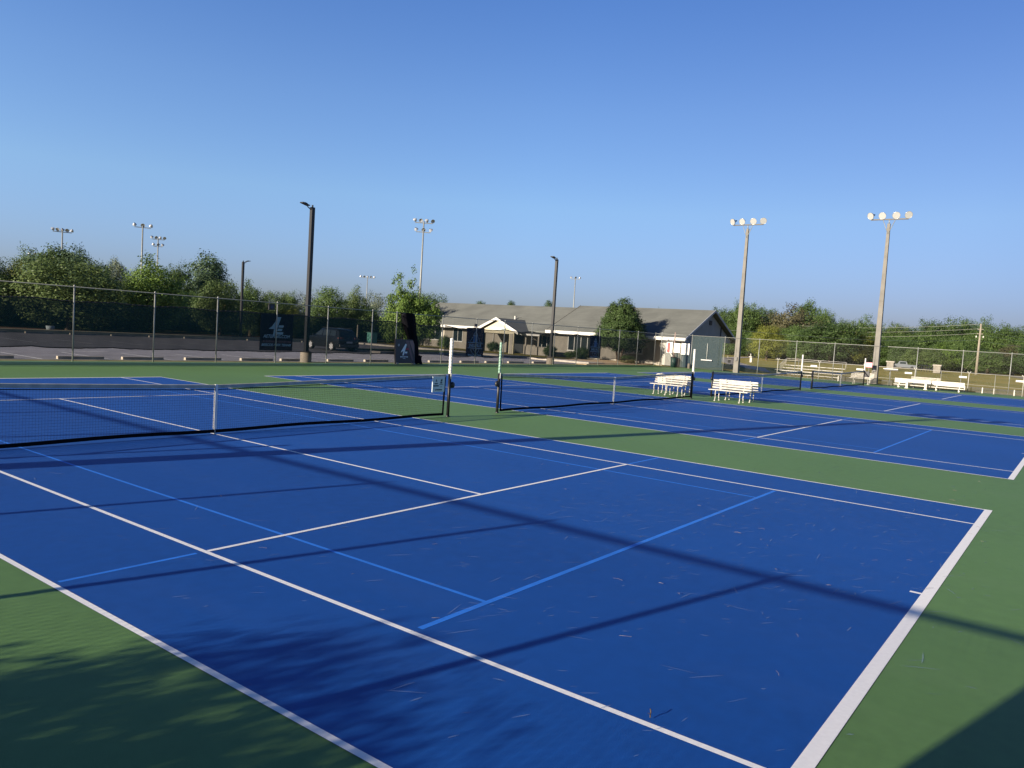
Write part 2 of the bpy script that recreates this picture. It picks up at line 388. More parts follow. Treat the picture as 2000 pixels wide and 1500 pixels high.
# ---------------------------------------------------------------- fences
def links(P0, P1, z0, z1, cell=.085, r=.0017, holes=()):
    """diagonal chain link wires in the vertical plane from P0 to P1"""
    P0, P1 = Vector(P0), Vector(P1); L = (P1-P0).length; t = (P1-P0)/L; H = z1-z0; b = MB()
    s = -H
    while s < L:
        for sg in (1, -1):
            a, e = s, s+H
            za, ze = (z0, z1) if sg > 0 else (z1, z0)
            a2, e2 = max(a, 0), min(e, L)
            if e2 > a2:
                qa = P0+t*a2; qe = P0+t*e2
                b.wire((qa.x, qa.y, za+(ze-za)*(a2-a)/H), (qe.x, qe.y, za+(ze-za)*(e2-a)/H), r)
        s += cell
    return b
def fence(name, label, P0, P1, posts, h=2.93, m=GALV, cell=.085, r=.0010, rails=(), pr=.029, rr=.021):
    root = empty(name, P0, 0, label, 'fence')
    P0, P1 = Vector(P0), Vector(P1); t = (P1-P0).normalized()
    for s in posts:
        p = t*s; z = 0
        MB().cyl((p.x, p.y, -.1), (p.x, p.y, h), pr, n=10).lathe([(.036, 0), (.036, .03), (.02, .06), (0.001, .065)], (p.x, p.y, h), n=8).build('post', m, root)
    d = P1-P0
    MB().cyl((0, 0, h-.02), (d.x, d.y, h-.02), rr, n=8).build('top_rail', m, root)
    for z in rails: MB().cyl((0, 0, z), (d.x, d.y, z), .014, n=6).build('tension_rail', m, root)
    links((0, 0, 0), (d.x, d.y, 0), .04, h-.02, cell, r).build('wire_mesh', WIRE, root)
    return root
BX = [-11.0, -9.5, -6.4, -3.4, -.35, 2.7, 5.77, 9.01, 11.95, 15.15, 18.29, 21.39, 23.25, 27.17, 30.43, 33.4, 36.6, 39.5, 42.7, 46.0, 49.3, 52.6, 56.0]
fence('chain_link_fence', 'tall galvanised chain link fence between the courts and the parking lot', (-11, 18.95, 0), (56, 18.95, 0), [x+11 for x in BX])
fence('chain_link_fence', 'tall galvanised chain link fence along the right edge behind the long white benches', (56, 15.4, 0), (56, -21, 0),
      [0, 3.0, 6.0, 9.05, 12.0, 14.95, 17.9, 20.85, 23.8, 26.7, 29.6, 32.5, 35.4])
fence('chain_link_fence', 'near left chain link fence, seen by its shadow across the court', (-10.6, 18.8, 0), (-10.6, -10.85, 0),
      [18.8-y for y in (18.2, 15.3, 12.4, 9.5, 6.55, 3.15, .35, -2.45, -5.25, -8.05, -10.85)], cell=.075, r=.0029, pr=.045, rr=.036)
# low fence with forked posts in front of the lawn
RAILW = mat('aged_white_rail', (.40, .39, .35), .6)
low = empty('low_fence', (54.9, 7.5, 0), 0, 'low fence with white rail and forked posts behind the player benches', 'fence')
for i, y in enumerate((7.39, 5.76, 4.15, 2.43, .81, -.94, -2.63, -4.32, -6.05, -7.65, -9.3, -11, -12.6)):
    forked = i % 2 == 0
    b = MB(); yy = y-7.5
    b.cyl((0, yy, -.05), (0, yy, 1.38), .024 if forked else .015, n=8)
    if forked: b.cyl((0, yy, 1.32), (0, yy+.11, 1.48), .035, .025, 8).cyl((0, yy, 1.32), (0, yy-.11, 1.48), .035, .025, 8)
    b.build('post', RAILW if forked else GALV, low)
MB().cyl((0, .1, 1.37), (0, -20, 1.37), .016, n=6).cyl((0, .1, .55), (0, -20, .55), .010, n=6).build('rail', RAILW, low)
links((.0, 0, 0), (0, -20, 0), .1, 1.36, .09, .0008).build('wire_mesh', WIRE, low)
for y, lab in ((4.55, 'above the bleacher'), (1.15, 'left of the pink sign'), (-2.2, 'above the long white benches'),
               (-5.7, 'right of the long white benches'), (-9.1, 'at the right edge of the view')):
    o = empty('fence_sign', (54.85, y, 1.05), 0, 'small white sign strip on the low fence, '+lab, 'sign', 'small sign strips on the low fence')
    MB().box(-.01, .01, -.24, .24, -.06, .06).build('plate', WHITEP, o)
    MB().box(-.013, -.0105, -.17, .15, -.015, .015).build('print', mat('blue_print', (.12, .17, .32), .7), o)
# black picket band behind the benches
pk = empty('picket_fence', (55.5, 2.8, 0), 0, 'low black picket fence with pale posts at the foot of the tall fence', 'fence')
b = MB(); y = 0
while y > -17:
    b.box(-.008, .008, y-.014, y+.014, -.04, .40); y -= .075
b.box(-.02, -.009, -17, 0, .05, .08).box(-.02, -.009, -17, 0, .33, .36)
b.build('pickets', BLACK, pk)
for y in (0, -2.3, -8.6, -9.7, -10.4, -11.6, -14): MB().box(-.07, -.025, y-.035, y+.035, -.05, .42).build('post', WHITE, pk)

# windscreens (hung on the far side of the back fence)
def screen(label, x0, x1, zt=2.4, zb=.57, y=19.02, m=SCREEN, sag=.05, seed=1, taper=None):
    rn = random.Random(seed); o = empty('windscreen', (x0, y, 0), 0, label, 'windscreen')
    n = max(4, int((x1-x0)/.25)); b = MB(); top = []; bot = []
    for i in range(n+1):
        t = i/n; x = (x1-x0)*t
        s = abs(math.sin(math.pi*x/3.05)); dz = -sag*s + rn.uniform(-.012, .012)
        yy = .02*math.sin(x*1.7+seed)+rn.uniform(-.006, .006)
        z_t = zt+dz; z_b = zb-sag*.9*s+rn.uniform(-.014, .014)
        if taper: z_t, z_b = taper(t, z_t, z_b)
        top.append((x, yy, z_t)); bot.append((x, yy+.02*math.sin(x*2.3), z_b))
    vs = []; K = 5
    for a, e in zip(top, bot):
        for k in range(K+1):
            f = k/K; vs.append((a[0]*(1-f)+e[0]*f, a[1]*(1-f)+e[1]*f+.015*math.sin(a[0]*2+k), a[2]*(1-f)+e[2]*f))
    b.add(vs, [(i*(K+1)+k, (i+1)*(K+1)+k, (i+1)*(K+1)+k+1, i*(K+1)+k+1) for i in range(n) for k in range(K)], None, True)
    b.build('fabric', m, o)
    MB().path(top, .026, 5).build('hem', BLACK, o); MB().path(bot, .022, 5).build('hem', BLACK, o)
    return o
screen('dark green windscreen on the left half of the back fence, ending at the torn bundle', -11, 23.9, seed=2)
def tp(t, a, b): return a-.05*t-.04*math.sin(t*5), b+.04*t
screen('short loose panel of green windscreen hanging right of the torn bundle', 24.75, 27.05, 2.38, .66, seed=5, sag=.07, taper=tp, m=SCREENB)
screen('green windscreen in front of the building, right of the gap in the back fence', 27.45, 56.0, 2.36, .55, seed=9, sag=.12, m=SCREENB)
# pale green screen filling the last two bays before the lawn
o = empty('windscreen', (56.04, 15.4, 0), 0, 'pale blue green full height screen on the fence in front of the gable wall', 'windscreen')
b = MB(); n = 18
vs = [(.02*math.sin(i*1.1+k), -2.9*i/n, .03+2.85*k/6) for i in range(n+1) for k in range(7)]
b.add(vs, [(i*7+k, (i+1)*7+k, (i+1)*7+k+1, i*7+k+1) for i in range(n) for k in range(6)], None, True); b.build('fabric', SCREEN2, o)
o = empty('windscreen', (56.04, 17.9, 0), 0, 'low green screen beside the gate below the white notice boards', 'windscreen')
b = MB(); vs = [(.02*math.sin(i*1.4+k), -2.4*i/12, .03+1.3*k/4) for i in range(13) for k in range(5)]
b.add(vs, [(i*5+k, (i+1)*5+k, (i+1)*5+k+1, i*5+k+1) for i in range(12) for k in range(4)], None, True); b.build('fabric', SCREEN2, o)
# near solid screen whose shadow falls bottom right
o = empty('windscreen', (-10.66, -10.42, 0), 0, 'solid dark windscreen on the near fence, seen by its shadow at the bottom right', 'windscreen')
MB().box(-.01, .01, -9, 0, 0, 2.72).build('fabric', mat('opaque_screen', (.01, .03, .025), .9), o)
nf = empty('chain_link_fence', (-10.6, -10.85, 0), 0, 'near fence section carrying the solid screen', 'fence')
MB().cyl((0, 0, 2.91), (0, -9, 2.91), .036, n=8).build('top_rail', GALV, nf)
for y in (-3, -6, -9): MB().cyl((0, y, 0), (0, y, 2.93), .034, n=8).build('post', GALV, nf)

# torn bundle of windscreen
o = empty('torn_windscreen', (24.2, 18.85, 0), 0, 'torn black windscreen bundle hanging from the fence rail to the ground', 'torn windscreen')
rn = random.Random(4)
b = MB()
def fold(p0, p1, w0, w1, k, ph):
    n = 14; vs = []
    for i in range(n+1):
        t = i/n; c = Vector(p0).lerp(Vector(p1), t); wd = w0*(1-t)+w1*t
        for j in range(13):
            a = 2*math.pi*j/12; rr = 1+.28*math.sin(a*k+ph+t*3)+.1*math.sin(a*7+t*9)
            vs.append((c.x+math.cos(a)*wd*rr, c.y+math.sin(a)*wd*.45*rr, c.z+.03*math.sin(a*3+t*7)))
    b.add(vs, [(i*13+j, i*13+j+1, (i+1)*13+j+1, (i+1)*13+j) for i in range(n) for j in range(12)], None, True)
fold((-.25, 0, 2.93), (.55, -.02, .35), .42, .16, 5, 0); fold((-.05, -.05, 2.9), (.62, -.08, .3), .30, .2, 4, 1)
fold((-.4, .03, 2.86), (.25, .0, 1.2), .18, .12, 5, 2); fold((.45, -.08, .75), (.62, -.12, .02), .22, .40, 6, 2)
fold((.72, -.1, .5), (.62, -.1, .1), .26, .33, 5, 4)
b.build('cloth', mat('black_cloth', (.006, .006, .009), .95), o)
MB().box(-.62, -.30, -.05, .05, 2.78, 2.86).build('strap', BLACK, o)

# gate
g = empty('gate', (56, 18.3, 0), 0, 'chain link pedestrian gate in the court corner beside the notice boards', 'gate')
b = MB()
for y in (-.12, -1.15): b.cyl((0, y, .08), (0, y, 2.15), .022)
for z in (.1, 1.15, 2.13): b.cyl((0, -.12, z), (0, -1.15, z), .02)
b.build('frame', GALV, g); links((0, -.12, 0), (0, -1.15, 0), .1, 2.13, .08, .0015).build('wire_mesh', WIRE, g)
MB().box(-.06, -.02, -.22, -.14, 1.05, 1.2).build('latch', GALV, g)
gp = empty('gate_post', (56, 18.32, 0), 0, 'taller steel post on the left of the gate', 'post'); MB().cyl((0, 0, 0), (0, 0, 3.05), .045, n=10).build('shaft', GALV, gp)
gp = empty('gate_post', (56, 17.05, 0), 0, 'taller rusty post on the right of the gate', 'post')
MB().cyl((0, 0, 0), (0, 0, 3.1), .05, n=10).build('shaft', mat('rusty_post', (.40, .30, .26), .7, .3, var=.3, vscale=4), gp)
tr_ = empty('top_rail', (56, 18.95, 0), 0, 'steel rail spanning over the gate', 'rail'); MB().cyl((0, 0, 2.9), (0, -3.55, 2.9), .022).cyl((0, -.63, 2.25), (0, -1.9, 2.25), .02).build('rail', GALV, tr_)
tr_.name = 'gate_rail'

# ---------------------------------------------------------------- nets and posts
def net(x, label, tube_l, tube_r, detail=True):
    o = empty('tennis_net', (x, 0, 0), 0, label, 'tennis net', 'nets of the four courts')
    W = 6.33
    def zt(X):
        return .914+.156*(abs(X)/6.4)**1.15
    b = MB(); c = .045; k = -W+.04
    while k < W:
        b.wire((k, 0, .06), (k, 0, zt(k)-.03), .0014); k += c
    zz = .09
    while zz < .9:
        n = 16
        for i in range(n):
            a = -W+2*W*i/n; e = -W+2*W*(i+1)/n
            b.wire((a, 0, .03+(zt(a)-.03)*zz/.914), (e, 0, .03+(zt(e)-.03)*zz/.914), .0014)
        zz += c
    b.build('mesh', NETC, o)
    N = 24; vs = []
    for i in range(N+1):
        X = -W+2*W*i/N; z = zt(X)
        vs += [(X, -.012, z-.062), (X, -.014, z-.008), (X, 0, z+.008), (X, .014, z-.008), (X, .012, z-.062)]
    MB().add(vs, [(i*5+j, (i+1)*5+j, (i+1)*5+j+1, i*5+j+1) for i in range(N) for j in range(4)], None, True).build('headband', HEADBAND, o)
    b = MB(); vs = []
    for i in range(N+1):
        X = -W+2*W*i/N; z = .035+.012*math.sin(i*.9)
        vs += [(X, -.01, z), (X, -.01, z+.06), (X, .01, z+.06), (X, .01, z)]
    b.add(vs, [(i*4+j, (i+1)*4+j, (i+1)*4+(j+1) % 4, i*4+(j+1) % 4) for i in range(N) for j in range(4)])
    b.build('bottom_band', NETBAND, o)
    b = MB()
    for i in range(N):
        a = -W+2*W*i/N; e = -W+2*W*(i+1)/N
        b.cyl((a, -.0, zt(a)-.085), (e, 0, zt(e)-.085), .008, n=5, caps=False)
    b.build('cord', NETBAND, o)
    for s in (-1, 1):
        MB().add([(s*W, -.008, .05), (s*(W-.05), -.008, .05), (s*(W+.02), -.008, 1.05), (s*(W-.03), -.008, 1.05),
                  (s*W, .008, .05), (s*(W-.05), .008, .05), (s*(W+.02), .008, 1.05), (s*(W-.03), .008, 1.05)],
                 [(0,1,3,2), (4,6,7,5), (0,2,6,4), (1,5,7,3)]).build('side_band', NETBAND, o)
    MB().box(-.026, .026, -.02, -.016, .10, .92).box(-.026, .026, .016, .02, .10, .92).box(-.026, .026, -.02, .02, .92, .924).build('center_strap', STRAP, o)
    MB().box(-.012, .012, -.012, .012, .0, .10).build('anchor', GALV, o)
    return o
n1 = net(0, 'nearest tennis net, large in the left of the view, with a faded top band', 1, 1)
for x, lab in ((CX[1], 'second tennis net, running from the green and white tube to the left pair of benches'), (CX[2], 'third tennis net, starting behind the white benches right of the middle'), (CX[3], 'farthest tennis net, ending at the post beside the pink sign')):
    dup(n1, (x, 0, 0), label=lab)

def net_post(x, s, label):
    """s=+1: net is on the -x side"""
    o = empty('net_post', (x, 0, 0), 0, label, 'net post', 'black net posts')
    MB().cyl((0, 0, -.05), (0, 0, 1.07), .04, n=14).build('tube', BLACK, o)
    MB().lathe([(.05, 0), (.05, .02), (.042, .03)], (0, 0, 0), n=14).build('collar', BLACK, o)
    MB().cyl((0, 0, 1.07), (0, 0, 1.1), .044, .03, n=12).build('cap', BLACK, o)
    b = MB().lathe([(.001, -.04), (.05, -.04), (.075, -.02), (.08, .02), (.06, .045), (.001, .05)], (s*.09, -.02, .80), (0, 1, 0), 14)
    b.box(min(0, s*.09), max(0, s*.09), -.03, .03, .76, .84); b.build('winder', BLACK, o)
    MB().cyl((-s*.045, 0, .2), (-s*.045, 0, 1.04), .008, n=5).build('lacing_rod', BLACK, o)
    return o
net_post(6.5, 1, 'net post under the white tube at the right end of the nearest net')
net_post(8.53, -1, 'net post under the green shaded tube at the left end of the second net')
net_post(21.38, 1, 'net post under the notched white tube in front of the left bench pair')
net_post(23.44, -1, 'net post standing between the two pairs of white benches')
net_post(36.1, 1, 'net post under the white tube in front of the bleacher')
net_post(38.25, -1, 'net post at the left end of the farthest net, without a tube')
net_post(51.1, 1, 'net post at the right end of the farthest net, beside the pink sign')
net_post(-6.4, -1, 'net post at the left end of the nearest net, seen by its shadow')
def tube(x, top, label, kind, bot=1.0, r=.045):
    o = empty('score_tube', (x, 0, 0), 0, label, 'score tube', 'score tubes standing on the net posts')
    b = MB(); z = bot; rn = random.Random(int(x*10)); prof = []
    rings = int((top-bot)/.075)
    for i in range(rings):
        z0 = bot+i*(top-bot)/rings; dz = (top-bot)/rings
        prof += [(r*.80, z0), (r, z0+dz*.15), (r, z0+dz*.8), (r*.80, z0+dz*.95)]
    prof += [(r*.7, top), (.001, top+.005)]
    b.lathe([(.001, bot)]+prof, (.0, -.0, 0), n=16); b.build('tube', kind, o)
    b = MB()
    for i in range(rings):
        a = i*2.1; z0 = bot+(i+.5)*(top-bot)/rings
        b.box(-.018, .018, -.006, .006, -.018, .018, Matrix.Translation((math.cos(a)*r, math.sin(a)*r, z0)) @ Matrix.Rotation(a+math.pi/2, 4, 'Z') @ Matrix.Rotation(.5, 4, 'Y'))
    b.build('numbers', mat('number_tile_green', (.10, .16, .10), .6) if kind != WHITEP else mat('number_tile', (.38, .38, .33), .6), o)
    MB().box(-.02, .02, -.052, -.04, bot-.13, bot+.02).build('clip', WHITEP, o)
    return o
GT = mat('pale_green_plastic', (.20, .33, .25), .4, var=.25, vscale=12)
tube(6.5, 1.98, 'plain white score tube on the right post of the nearest net', WHITEP, 1.08)
tube(8.53, 1.93, 'green tinted score tube on the left post of the second net', GT, 1.08, .036)
tube(21.38, 2.0, 'white notched score tube rising above the left pair of benches', WHITEP, 1.08)
tube(36.1, 1.98, 'white score tube on the third net, in front of the bleacher', WHITEP, 1.08)
tube(51.1, 1.94, 'white score tube beside the pink sign at the farthest net', WHITEP, 1.08)
tube(-6.4, 1.98, 'score tube on the left post of the nearest net, seen by its shadow', WHITEP, 1.08)
# rule sign on the nearest net
o = empty('net_sign', (6.03, -.05, .83), 0, 'square white rules sign hanging at the right end of the nearest net', 'sign')
MB().box(-.22, .22, -.012, .012, -.19, .19).build('panel', mat('sign_panel', (.62, .70, .70), .5, var=.04), o)
inkm = mat('dark_ink', (.03, .06, .07), .7)
b = MB()
for z, x0, x1, h in ((.02, -.15, -.03, .03), (-.035, -.19, -.0, .035), (-.135, -.13, .13, .03), (-.005, .02, .15, .014), (-.065, .04, .13, .012)):
    x = x0
    while x < x1-.01:
        wd = random.uniform(.012, .028); b.box(x, min(x+wd, x1), -.0145, -.0122, z-h/2, z+h/2); x += wd+.006
b.prism([(-.12, .07), (-.105, .10), (-.09, .13), (-.075, .10), (-.06, .07)], (-.0145, -.0122))
b.prism([(.06, .07), (.085, .125), (.125, .135), (.125, .07)], (-.0145, -.0122)).prism([(.05, .022), (.055, .055), (.125, .055), (.12, .022)], (-.0145, -.0122))
b.build('print', inkm, o)
# dark equipment on last post and pink sign
o = empty('ball_box', (51.12, -.2, .6), 0, 'black box hooked on the last net post', 'box')
MB().box(-.12, .12, -.14, .14, 0, .38).build('body', BLACK, o); MB().box(-.13, .13, -.15, .15, .381, .41).build('lid', BLACK, o)
o = empty('pink_sign', (54.0, .35, 1.45), 0, 'small pink square sign beside the right floodlight pole', 'sign')
MB().box(-.01, .01, -.22, .22, -.18, .18).build('panel', mat('pink_card', (.80, .32, .38), .6), o)
MB().box(-.013, -.0105, -.12, .12, -.02, .02).box(-.013, -.0105, -.1, .1, .05, .08).build('print', WHITEP, o)
MB().cyl((.03, .0, -1.45), (.03, .0, -.18), .018).build('stake', GALV, o)

# ---------------------------------------------------------------- benches
def bench(loc, rz, label, L=1.85, group='white slatted benches beside the nets', frames=(-.66, .66)):
    """seat faces local -x, runs along y"""
    o = empty('park_bench', loc, rz, label, 'bench', group)
    b = MB()
    for i in range(4): b.box(-.25+i*.115, -.25+i*.115+.095, -L/2, L/2, .42+.0*i, .445)
    b.build('seat', WHITE, o)
    b = MB()
    for i in range(4):
        z = .49+i*.093; x = .20+i*.028
        M = Matrix.Translation((x, 0, z)) @ Matrix.Rotation(-.28, 4, 'Y')
        b.box(-.012, .012, -L/2, L/2, 0, .058, M)
    b.build('backrest', WHITE, o)
    for y in frames:
        for nm, pts in (('leg', [(-.19, .42), (-.235, .3), (-.20, .18), (-.24, .02)]), ('leg', [(.13, .42), (.19, .28), (.17, .16), (.235, .02)])):
            b = MB(); b.path([(x, y, z) for x, z in pts], .019, 6); x, z = pts[-1]; b.box(x-.04, x+.04, y-.028, y+.028, 0, .02)
            b.build(nm, WHITE, o)
        MB().path([(-.22, y, .405), (.17, y, .405), (.225, y, .5), (.325, y, .86)], .016, 6).build('frame', WHITE, o)
    return o
bA = bench((21.85, 1.26, 0), -.03, 'front white bench of the left pair, half hidden behind the second net', L=1.5, frames=(-.55, .0, .55))
bench((22.95, 1.42, 0), math.pi-.05, 'rear white bench of the left pair, turned away from the camera', L=1.6, frames=(-.55, .0, .55))
bench((21.75, -1.45, 0), .02, 'front white bench of the right pair, facing the camera in full view', L=1.6, frames=(-.5, .5))
bench((22.75, -1.5, 0), math.pi+.03, 'rear white bench of the right pair, back to back with the front one', L=1.6, frames=(-.5, .5))
bench((53.2, .62, 0), .0, 'white bench seen through the farthest net', L=1.6, frames=(-.5, .5))
bench((54.1, -3.45, 0), .0, 'white slatted bench standing behind the long low benches', L=1.9, frames=(-.75, .75))
def long_bench(loc, L, label):
    o = empty('player_bench', loc, 0, label, 'bench', 'long low white player benches')
    MB().box(-.30, -.02, -L/2, L/2, .20, .245).build('seat', WHITE, o)
    MB().box(.03, .075, -L/2, L/2, .34, .66).build('backrest', WHITE, o)
    for y in (-L/2+.3, L/2-.3):
        MB().box(-.26, -.22, y-.03, y+.03, 0, .199).build('leg', WHITE, o)
        MB().box(.08, .12, y-.03, y+.03, 0, .62).build('leg', WHITE, o)
        MB().box(-.22, .079, y-.02, y+.02, .15, .195).build('bracket', WHITE, o)
    return o
long_bench((53.5, -2.75, 0), 2.35, 'left long low white bench with solid backrest')
long_bench((53.5, -5.0, 0), 2.0, 'right long low white bench with solid backrest')
# pedestal bench supports in front
o = empty('bench_table', (52.9, -3.1, 0), 0, 'white pedestal supports in front of the long low benches', 'bench')
for y in (-.6, .6):
    MB().box(-.06, .06, y-.07, y+.07, 0, .5).box(-.12, .12, y-.12, y+.12, 0, .04).build('leg', WHITE, o)
MB().box(-.14, .14, -.85, .85, .5, .55).build('seat', WHITE, o)
# bleacher
bl = empty('bleacher', (58.2, 6.1, -.42), 0, 'white aluminium bleacher with five rows standing on the lawn behind the last court', 'bleacher')
for i in range(5):
    x = i*.62; z = .32+i*.235
    MB().box(x, x+.25, -2.5, 2.5, z, z+.04).build('seat', WHITE, bl)
    MB().box(x-.32, x-.06, -2.5, 2.5, z-.235, z-.20).build('footboard', GALV, bl)
for y in (-2.0, 0, 2.0):
    b = MB()
    b.path([(-.1, y, 0), (2.6, y, 0)], .02, 5).path([(-.1, y, .05), (2.6, y, 1.2)], .02, 5)
    for i in range(5): b.cyl((i*.62+.1, y, 0), (i*.62+.1, y, .3+i*.235), .018, n=5)
    b.build('frame', GALV, bl)
MB().path([(2.62, -2.5, 1.2), (2.62, -2.5, 1.85), (2.62, 2.5, 1.85), (2.62, 2.5, 1.2)], .018, 5).path([(1.0, 2.5, .9), (1.0, 2.5, 1.3), (2.62, 2.5, 1.85)], .018, 5).build('guard_rail', WHITE, bl)
b = MB()
for k in range(7): b.cyl((1.0+k*.27, 2.5, .7+k*.1), (1.0+k*.27, 2.5, 1.3+k*.09), .012, n=5)
b.build('baluster', WHITE, bl)
# bar on stand by the floodlight pole
o = empty('court_roller', (54.5, -1.05, 0), 0, 'white board with black edge mounted on a thin post beside the right floodlight pole', 'court drag')
MB().cyl((0, 0, 0), (0, 0, 1.2), .018).build('post', GALV, o); MB().box(-.05, .02, -.5, .5, 1.22, 1.29).build('board', WHITE, o); MB().box(-.04, .01, -.5, .42, 1.13, 1.219).build('brush', BLACK, o)

# ---------------------------------------------------------------- floodlight poles
def floodlight(x, y, label, H=12.0, rz=0.0):
    o = empty('floodlight_pole', (x, y, 0), 0, label, 'floodlight pole', 'concrete floodlight poles of the courts')
    b = MB(); w0, w1 = .21, .095
    vs = [(sx*w0, sy*w0, -.1) for sx, sy in ((-1,-1),(1,-1),(1,1),(-1,1))]+[(sx*w1, sy*w1, H) for sx, sy in ((-1,-1),(1,-1),(1,1),(-1,1))]
    b.add(vs, [(0,1,5,4),(1,2,6,5),(2,3,7,6),(3,0,4,7),(4,5,6,7)]); b.build('shaft', CONCP, o)
    MB().box(-w0-.01, w0+.01, -w0-.01, w0+.01, 2.86, 2.9).build('strap', BLACK, o)
    MB().box(-.30, -.19, -.09, .09, 1.0, 1.3).cyl((-.2, .05, 1.3), (-.17, .05, 2.9), .015).build('control_box', mat('grey_box', (.10, .10, .10), .5), o)
    hd = MB().box(-.05, .05, -1.28, 1.28, H+.28, H+.37); hd.build('crossarm', DPOLE, o)
    b = MB().cyl((0, 0, H), (0, 0, H+.3), .04)
    for s in (-1, 1): b.cyl((-.1, 0, H-.75), (-.04, s*.42, H+.28), .025, n=6)
    b.build('bracket', GALV, o)
    for k, yy in enumerate((-1.25, -.46, .46, 1.25)):
        ax = Vector((-1, (-.55, -.15, .15, .55)[k]*1.0, -.42)).normalized()
        c = Vector((-.05, yy, H+.62))
        l = MB().lathe([(.05, -.18), (.13, -.12), (.24, .02), (.27, .12), (.275, .13), (.255, .12), (.22, .03), (.10, -.05), (.001, -.06)], c, ax, 16).build('lamp', mat('reflector', (.45, .45, .43), .3, .5), o)
        MB().lathe([(.001, .115), (.255, .115)], c, ax, 16).build('lens', mat('lamp_glass', (.42, .42, .40), .12, .0, .8), l)
        MB().cyl(c-ax*.18, c-ax*.34, .07, .05, 8).cyl(c-ax*.2, (-.02, yy, H+.36), .02, n=6).build('ballast', DPOLE, l)
    return o
floodlight(55.3, 10.95, 'left of the two tall concrete floodlight poles on the right')
floodlight(54.9, .08, 'right of the two tall concrete floodlight poles on the right')
floodlight(-9.7, .15, 'concrete floodlight pole off the left edge whose shadow crosses the nearest court', H=9.8)
floodlight(-9.7, 12.1, 'concrete floodlight pole off the left edge whose thin shadow crosses behind the nets', H=9.8)
# parking lot lights
def lot_light(p, H, base, label, r=.105, arm=-1, az=0.0):
    o = empty('street_lamp', p, az, label, 'street lamp', 'dark square parking lot lamps')
    MB().box(-r, r, -r, r, base, H).build('pole', DPOLE, o)
    if base > .05:
        MB().lathe([(.29, -.1), (.29, base-.04), (.26, base), (.001, base)], (0, 0, 0), n=18).build('footing', CONC, o)
        MB().box(-r-.03, r+.03, -r-.03, r+.03, base, base+.04).build('collar', DPOLE, o)
    MB().box(-.03, .03, -.03, .03, H, H+.12).build('cap', DPOLE, o)
    b = MB(); M = Matrix.Translation((arm*.48, 0, H+.10)) @ Matrix.Rotation(arm*-.22, 4, 'Y')
    b.box(-.22, .22, -.14, .14, -.025, .02, M).box(-.08, .08, -.1, .1, .02, .06, M); b.cyl((arm*.1, 0, H-.12), (arm*.3, 0, H-.02), .03, n=6).cyl((arm*.3, 0, H-.02), (arm*.32, 0, H+.06), .03, n=6)
    b.build('lamp_head', DPOLE, o); return o
lot_light((17.62, 19.75, 0), 7.95, .55, 'tallest dark lamp post, on a round concrete footing left of the car', az=0, r=.095)
lot_light((40.4, 19.8, 0), 7.85, .55, 'dark lamp post in front of the long grey roof', az=0, r=.09)
lot_light((34.2, 50.3, 0), 7.1, .1, 'distant dark lamp post in front of the left trees, lamp turned right', arm=1, az=0, r=.09)

# sports field light towers
def tower(u, v_top, d, rows, label, wpx=None):
    p = at(u, d, v_top); H = hz(u, v_top, d); o = empty('light_tower', p, 0, label, 'light tower', 'sports field light towers far behind')
    o.rotation_euler[2] = math.atan2(CAM.y-p.y, CAM.x-p.x)+math.pi/2
    MB().cyl((0, 0, 0), (0, 0, H), .20, .12, 8).build('pole', GALV, o)
    z = H-.3
    for n, half in rows:
        MB().box(-half, half, -.06, .06, z-.06, z+.06).build('crossarm', GALV, o)
        for i in range(n):
            x = -half+2*half*i/(n-1); a = Vector((random.uniform(-.8, .8), -.9 if i % 2 else .6, -.6)).normalized()
            MB().lathe([(.10, -.28), (.22, -.16), (.34, .08), (.35, .1), (.30, .06), (.001, -.02)], (x, 0, z+.42), a, 10).build('lamp', mat('tower_lamp', (.45, .47, .50), .35, .3), o)
        z -= 1.5
    return o
tower(122, 450, 165, [(5, 1.5)], 'light tower rising out of the big round tree at the left')
tower(279, 441, 150, [(3, 1.3)], 'light tower with three lamp clusters, left of its shorter neighbour')
tower(309, 465, 185, [(4, 1.25), (3, .9)], 'shorter light tower with a double row of lamps, among the left trees')
tower(78, 498, 200, [(5, 1.9)], 'low light tower half hidden by the leftmost trees')
tower(828, 432, 130, [(4, 1.45), (3, 1.2)], 'tallest light tower with two rows of lamps, behind the leafy tree left of the roof')
tower(718, 541, 250, [(5, 2.1)], 'small distant light tower left of the leafy tree')
tower(1124, 543, 215, [(3, 1.2)], 'distant light tower above the middle of the grey roof')
# ---------------------------------------------------------------- wheel stops
STOP = mat('wheel_stop', (.34, .30, .24), .9, var=.2, vscale=3)
ws = [(2.0, 4.83), (5.93, 7.78), (8.56, 10.41), (11.44, 13.34), (14.4, 16.26), (16.86, 18.5), (19.78, 21.7), (22.51, 24.42), (25.4, 27.2), (28.09, 29.7), (31.03, 32.91), (33.7, 35.56), (36.29, 38.17), (39.35, 41.27), (-1.2, .9)]
first = None
lab = 'low concrete wheel stop on the near edge of the parking lot'
wl = {1: 'wheel stop left of the leftmost fence post in view', 5: 'wheel stop beside the round lamp post footing'}
for i, (a, e) in enumerate(ws):
    if first is None:
        first = empty('wheel_stop', ((a+e)/2, 20.7, -.02), 0, lab, 'wheel stop', 'wheel stops along the fence')
        MB().prism([(-.09, 0), (-.07, .12), (.07, .12), (.09, 0)], (-.92, .92), Matrix.Rotation(math.pi/2, 4, 'Z')).build('block', STOP, first)
    else: dup(first, ((a+e)/2, 20.7, -.02))
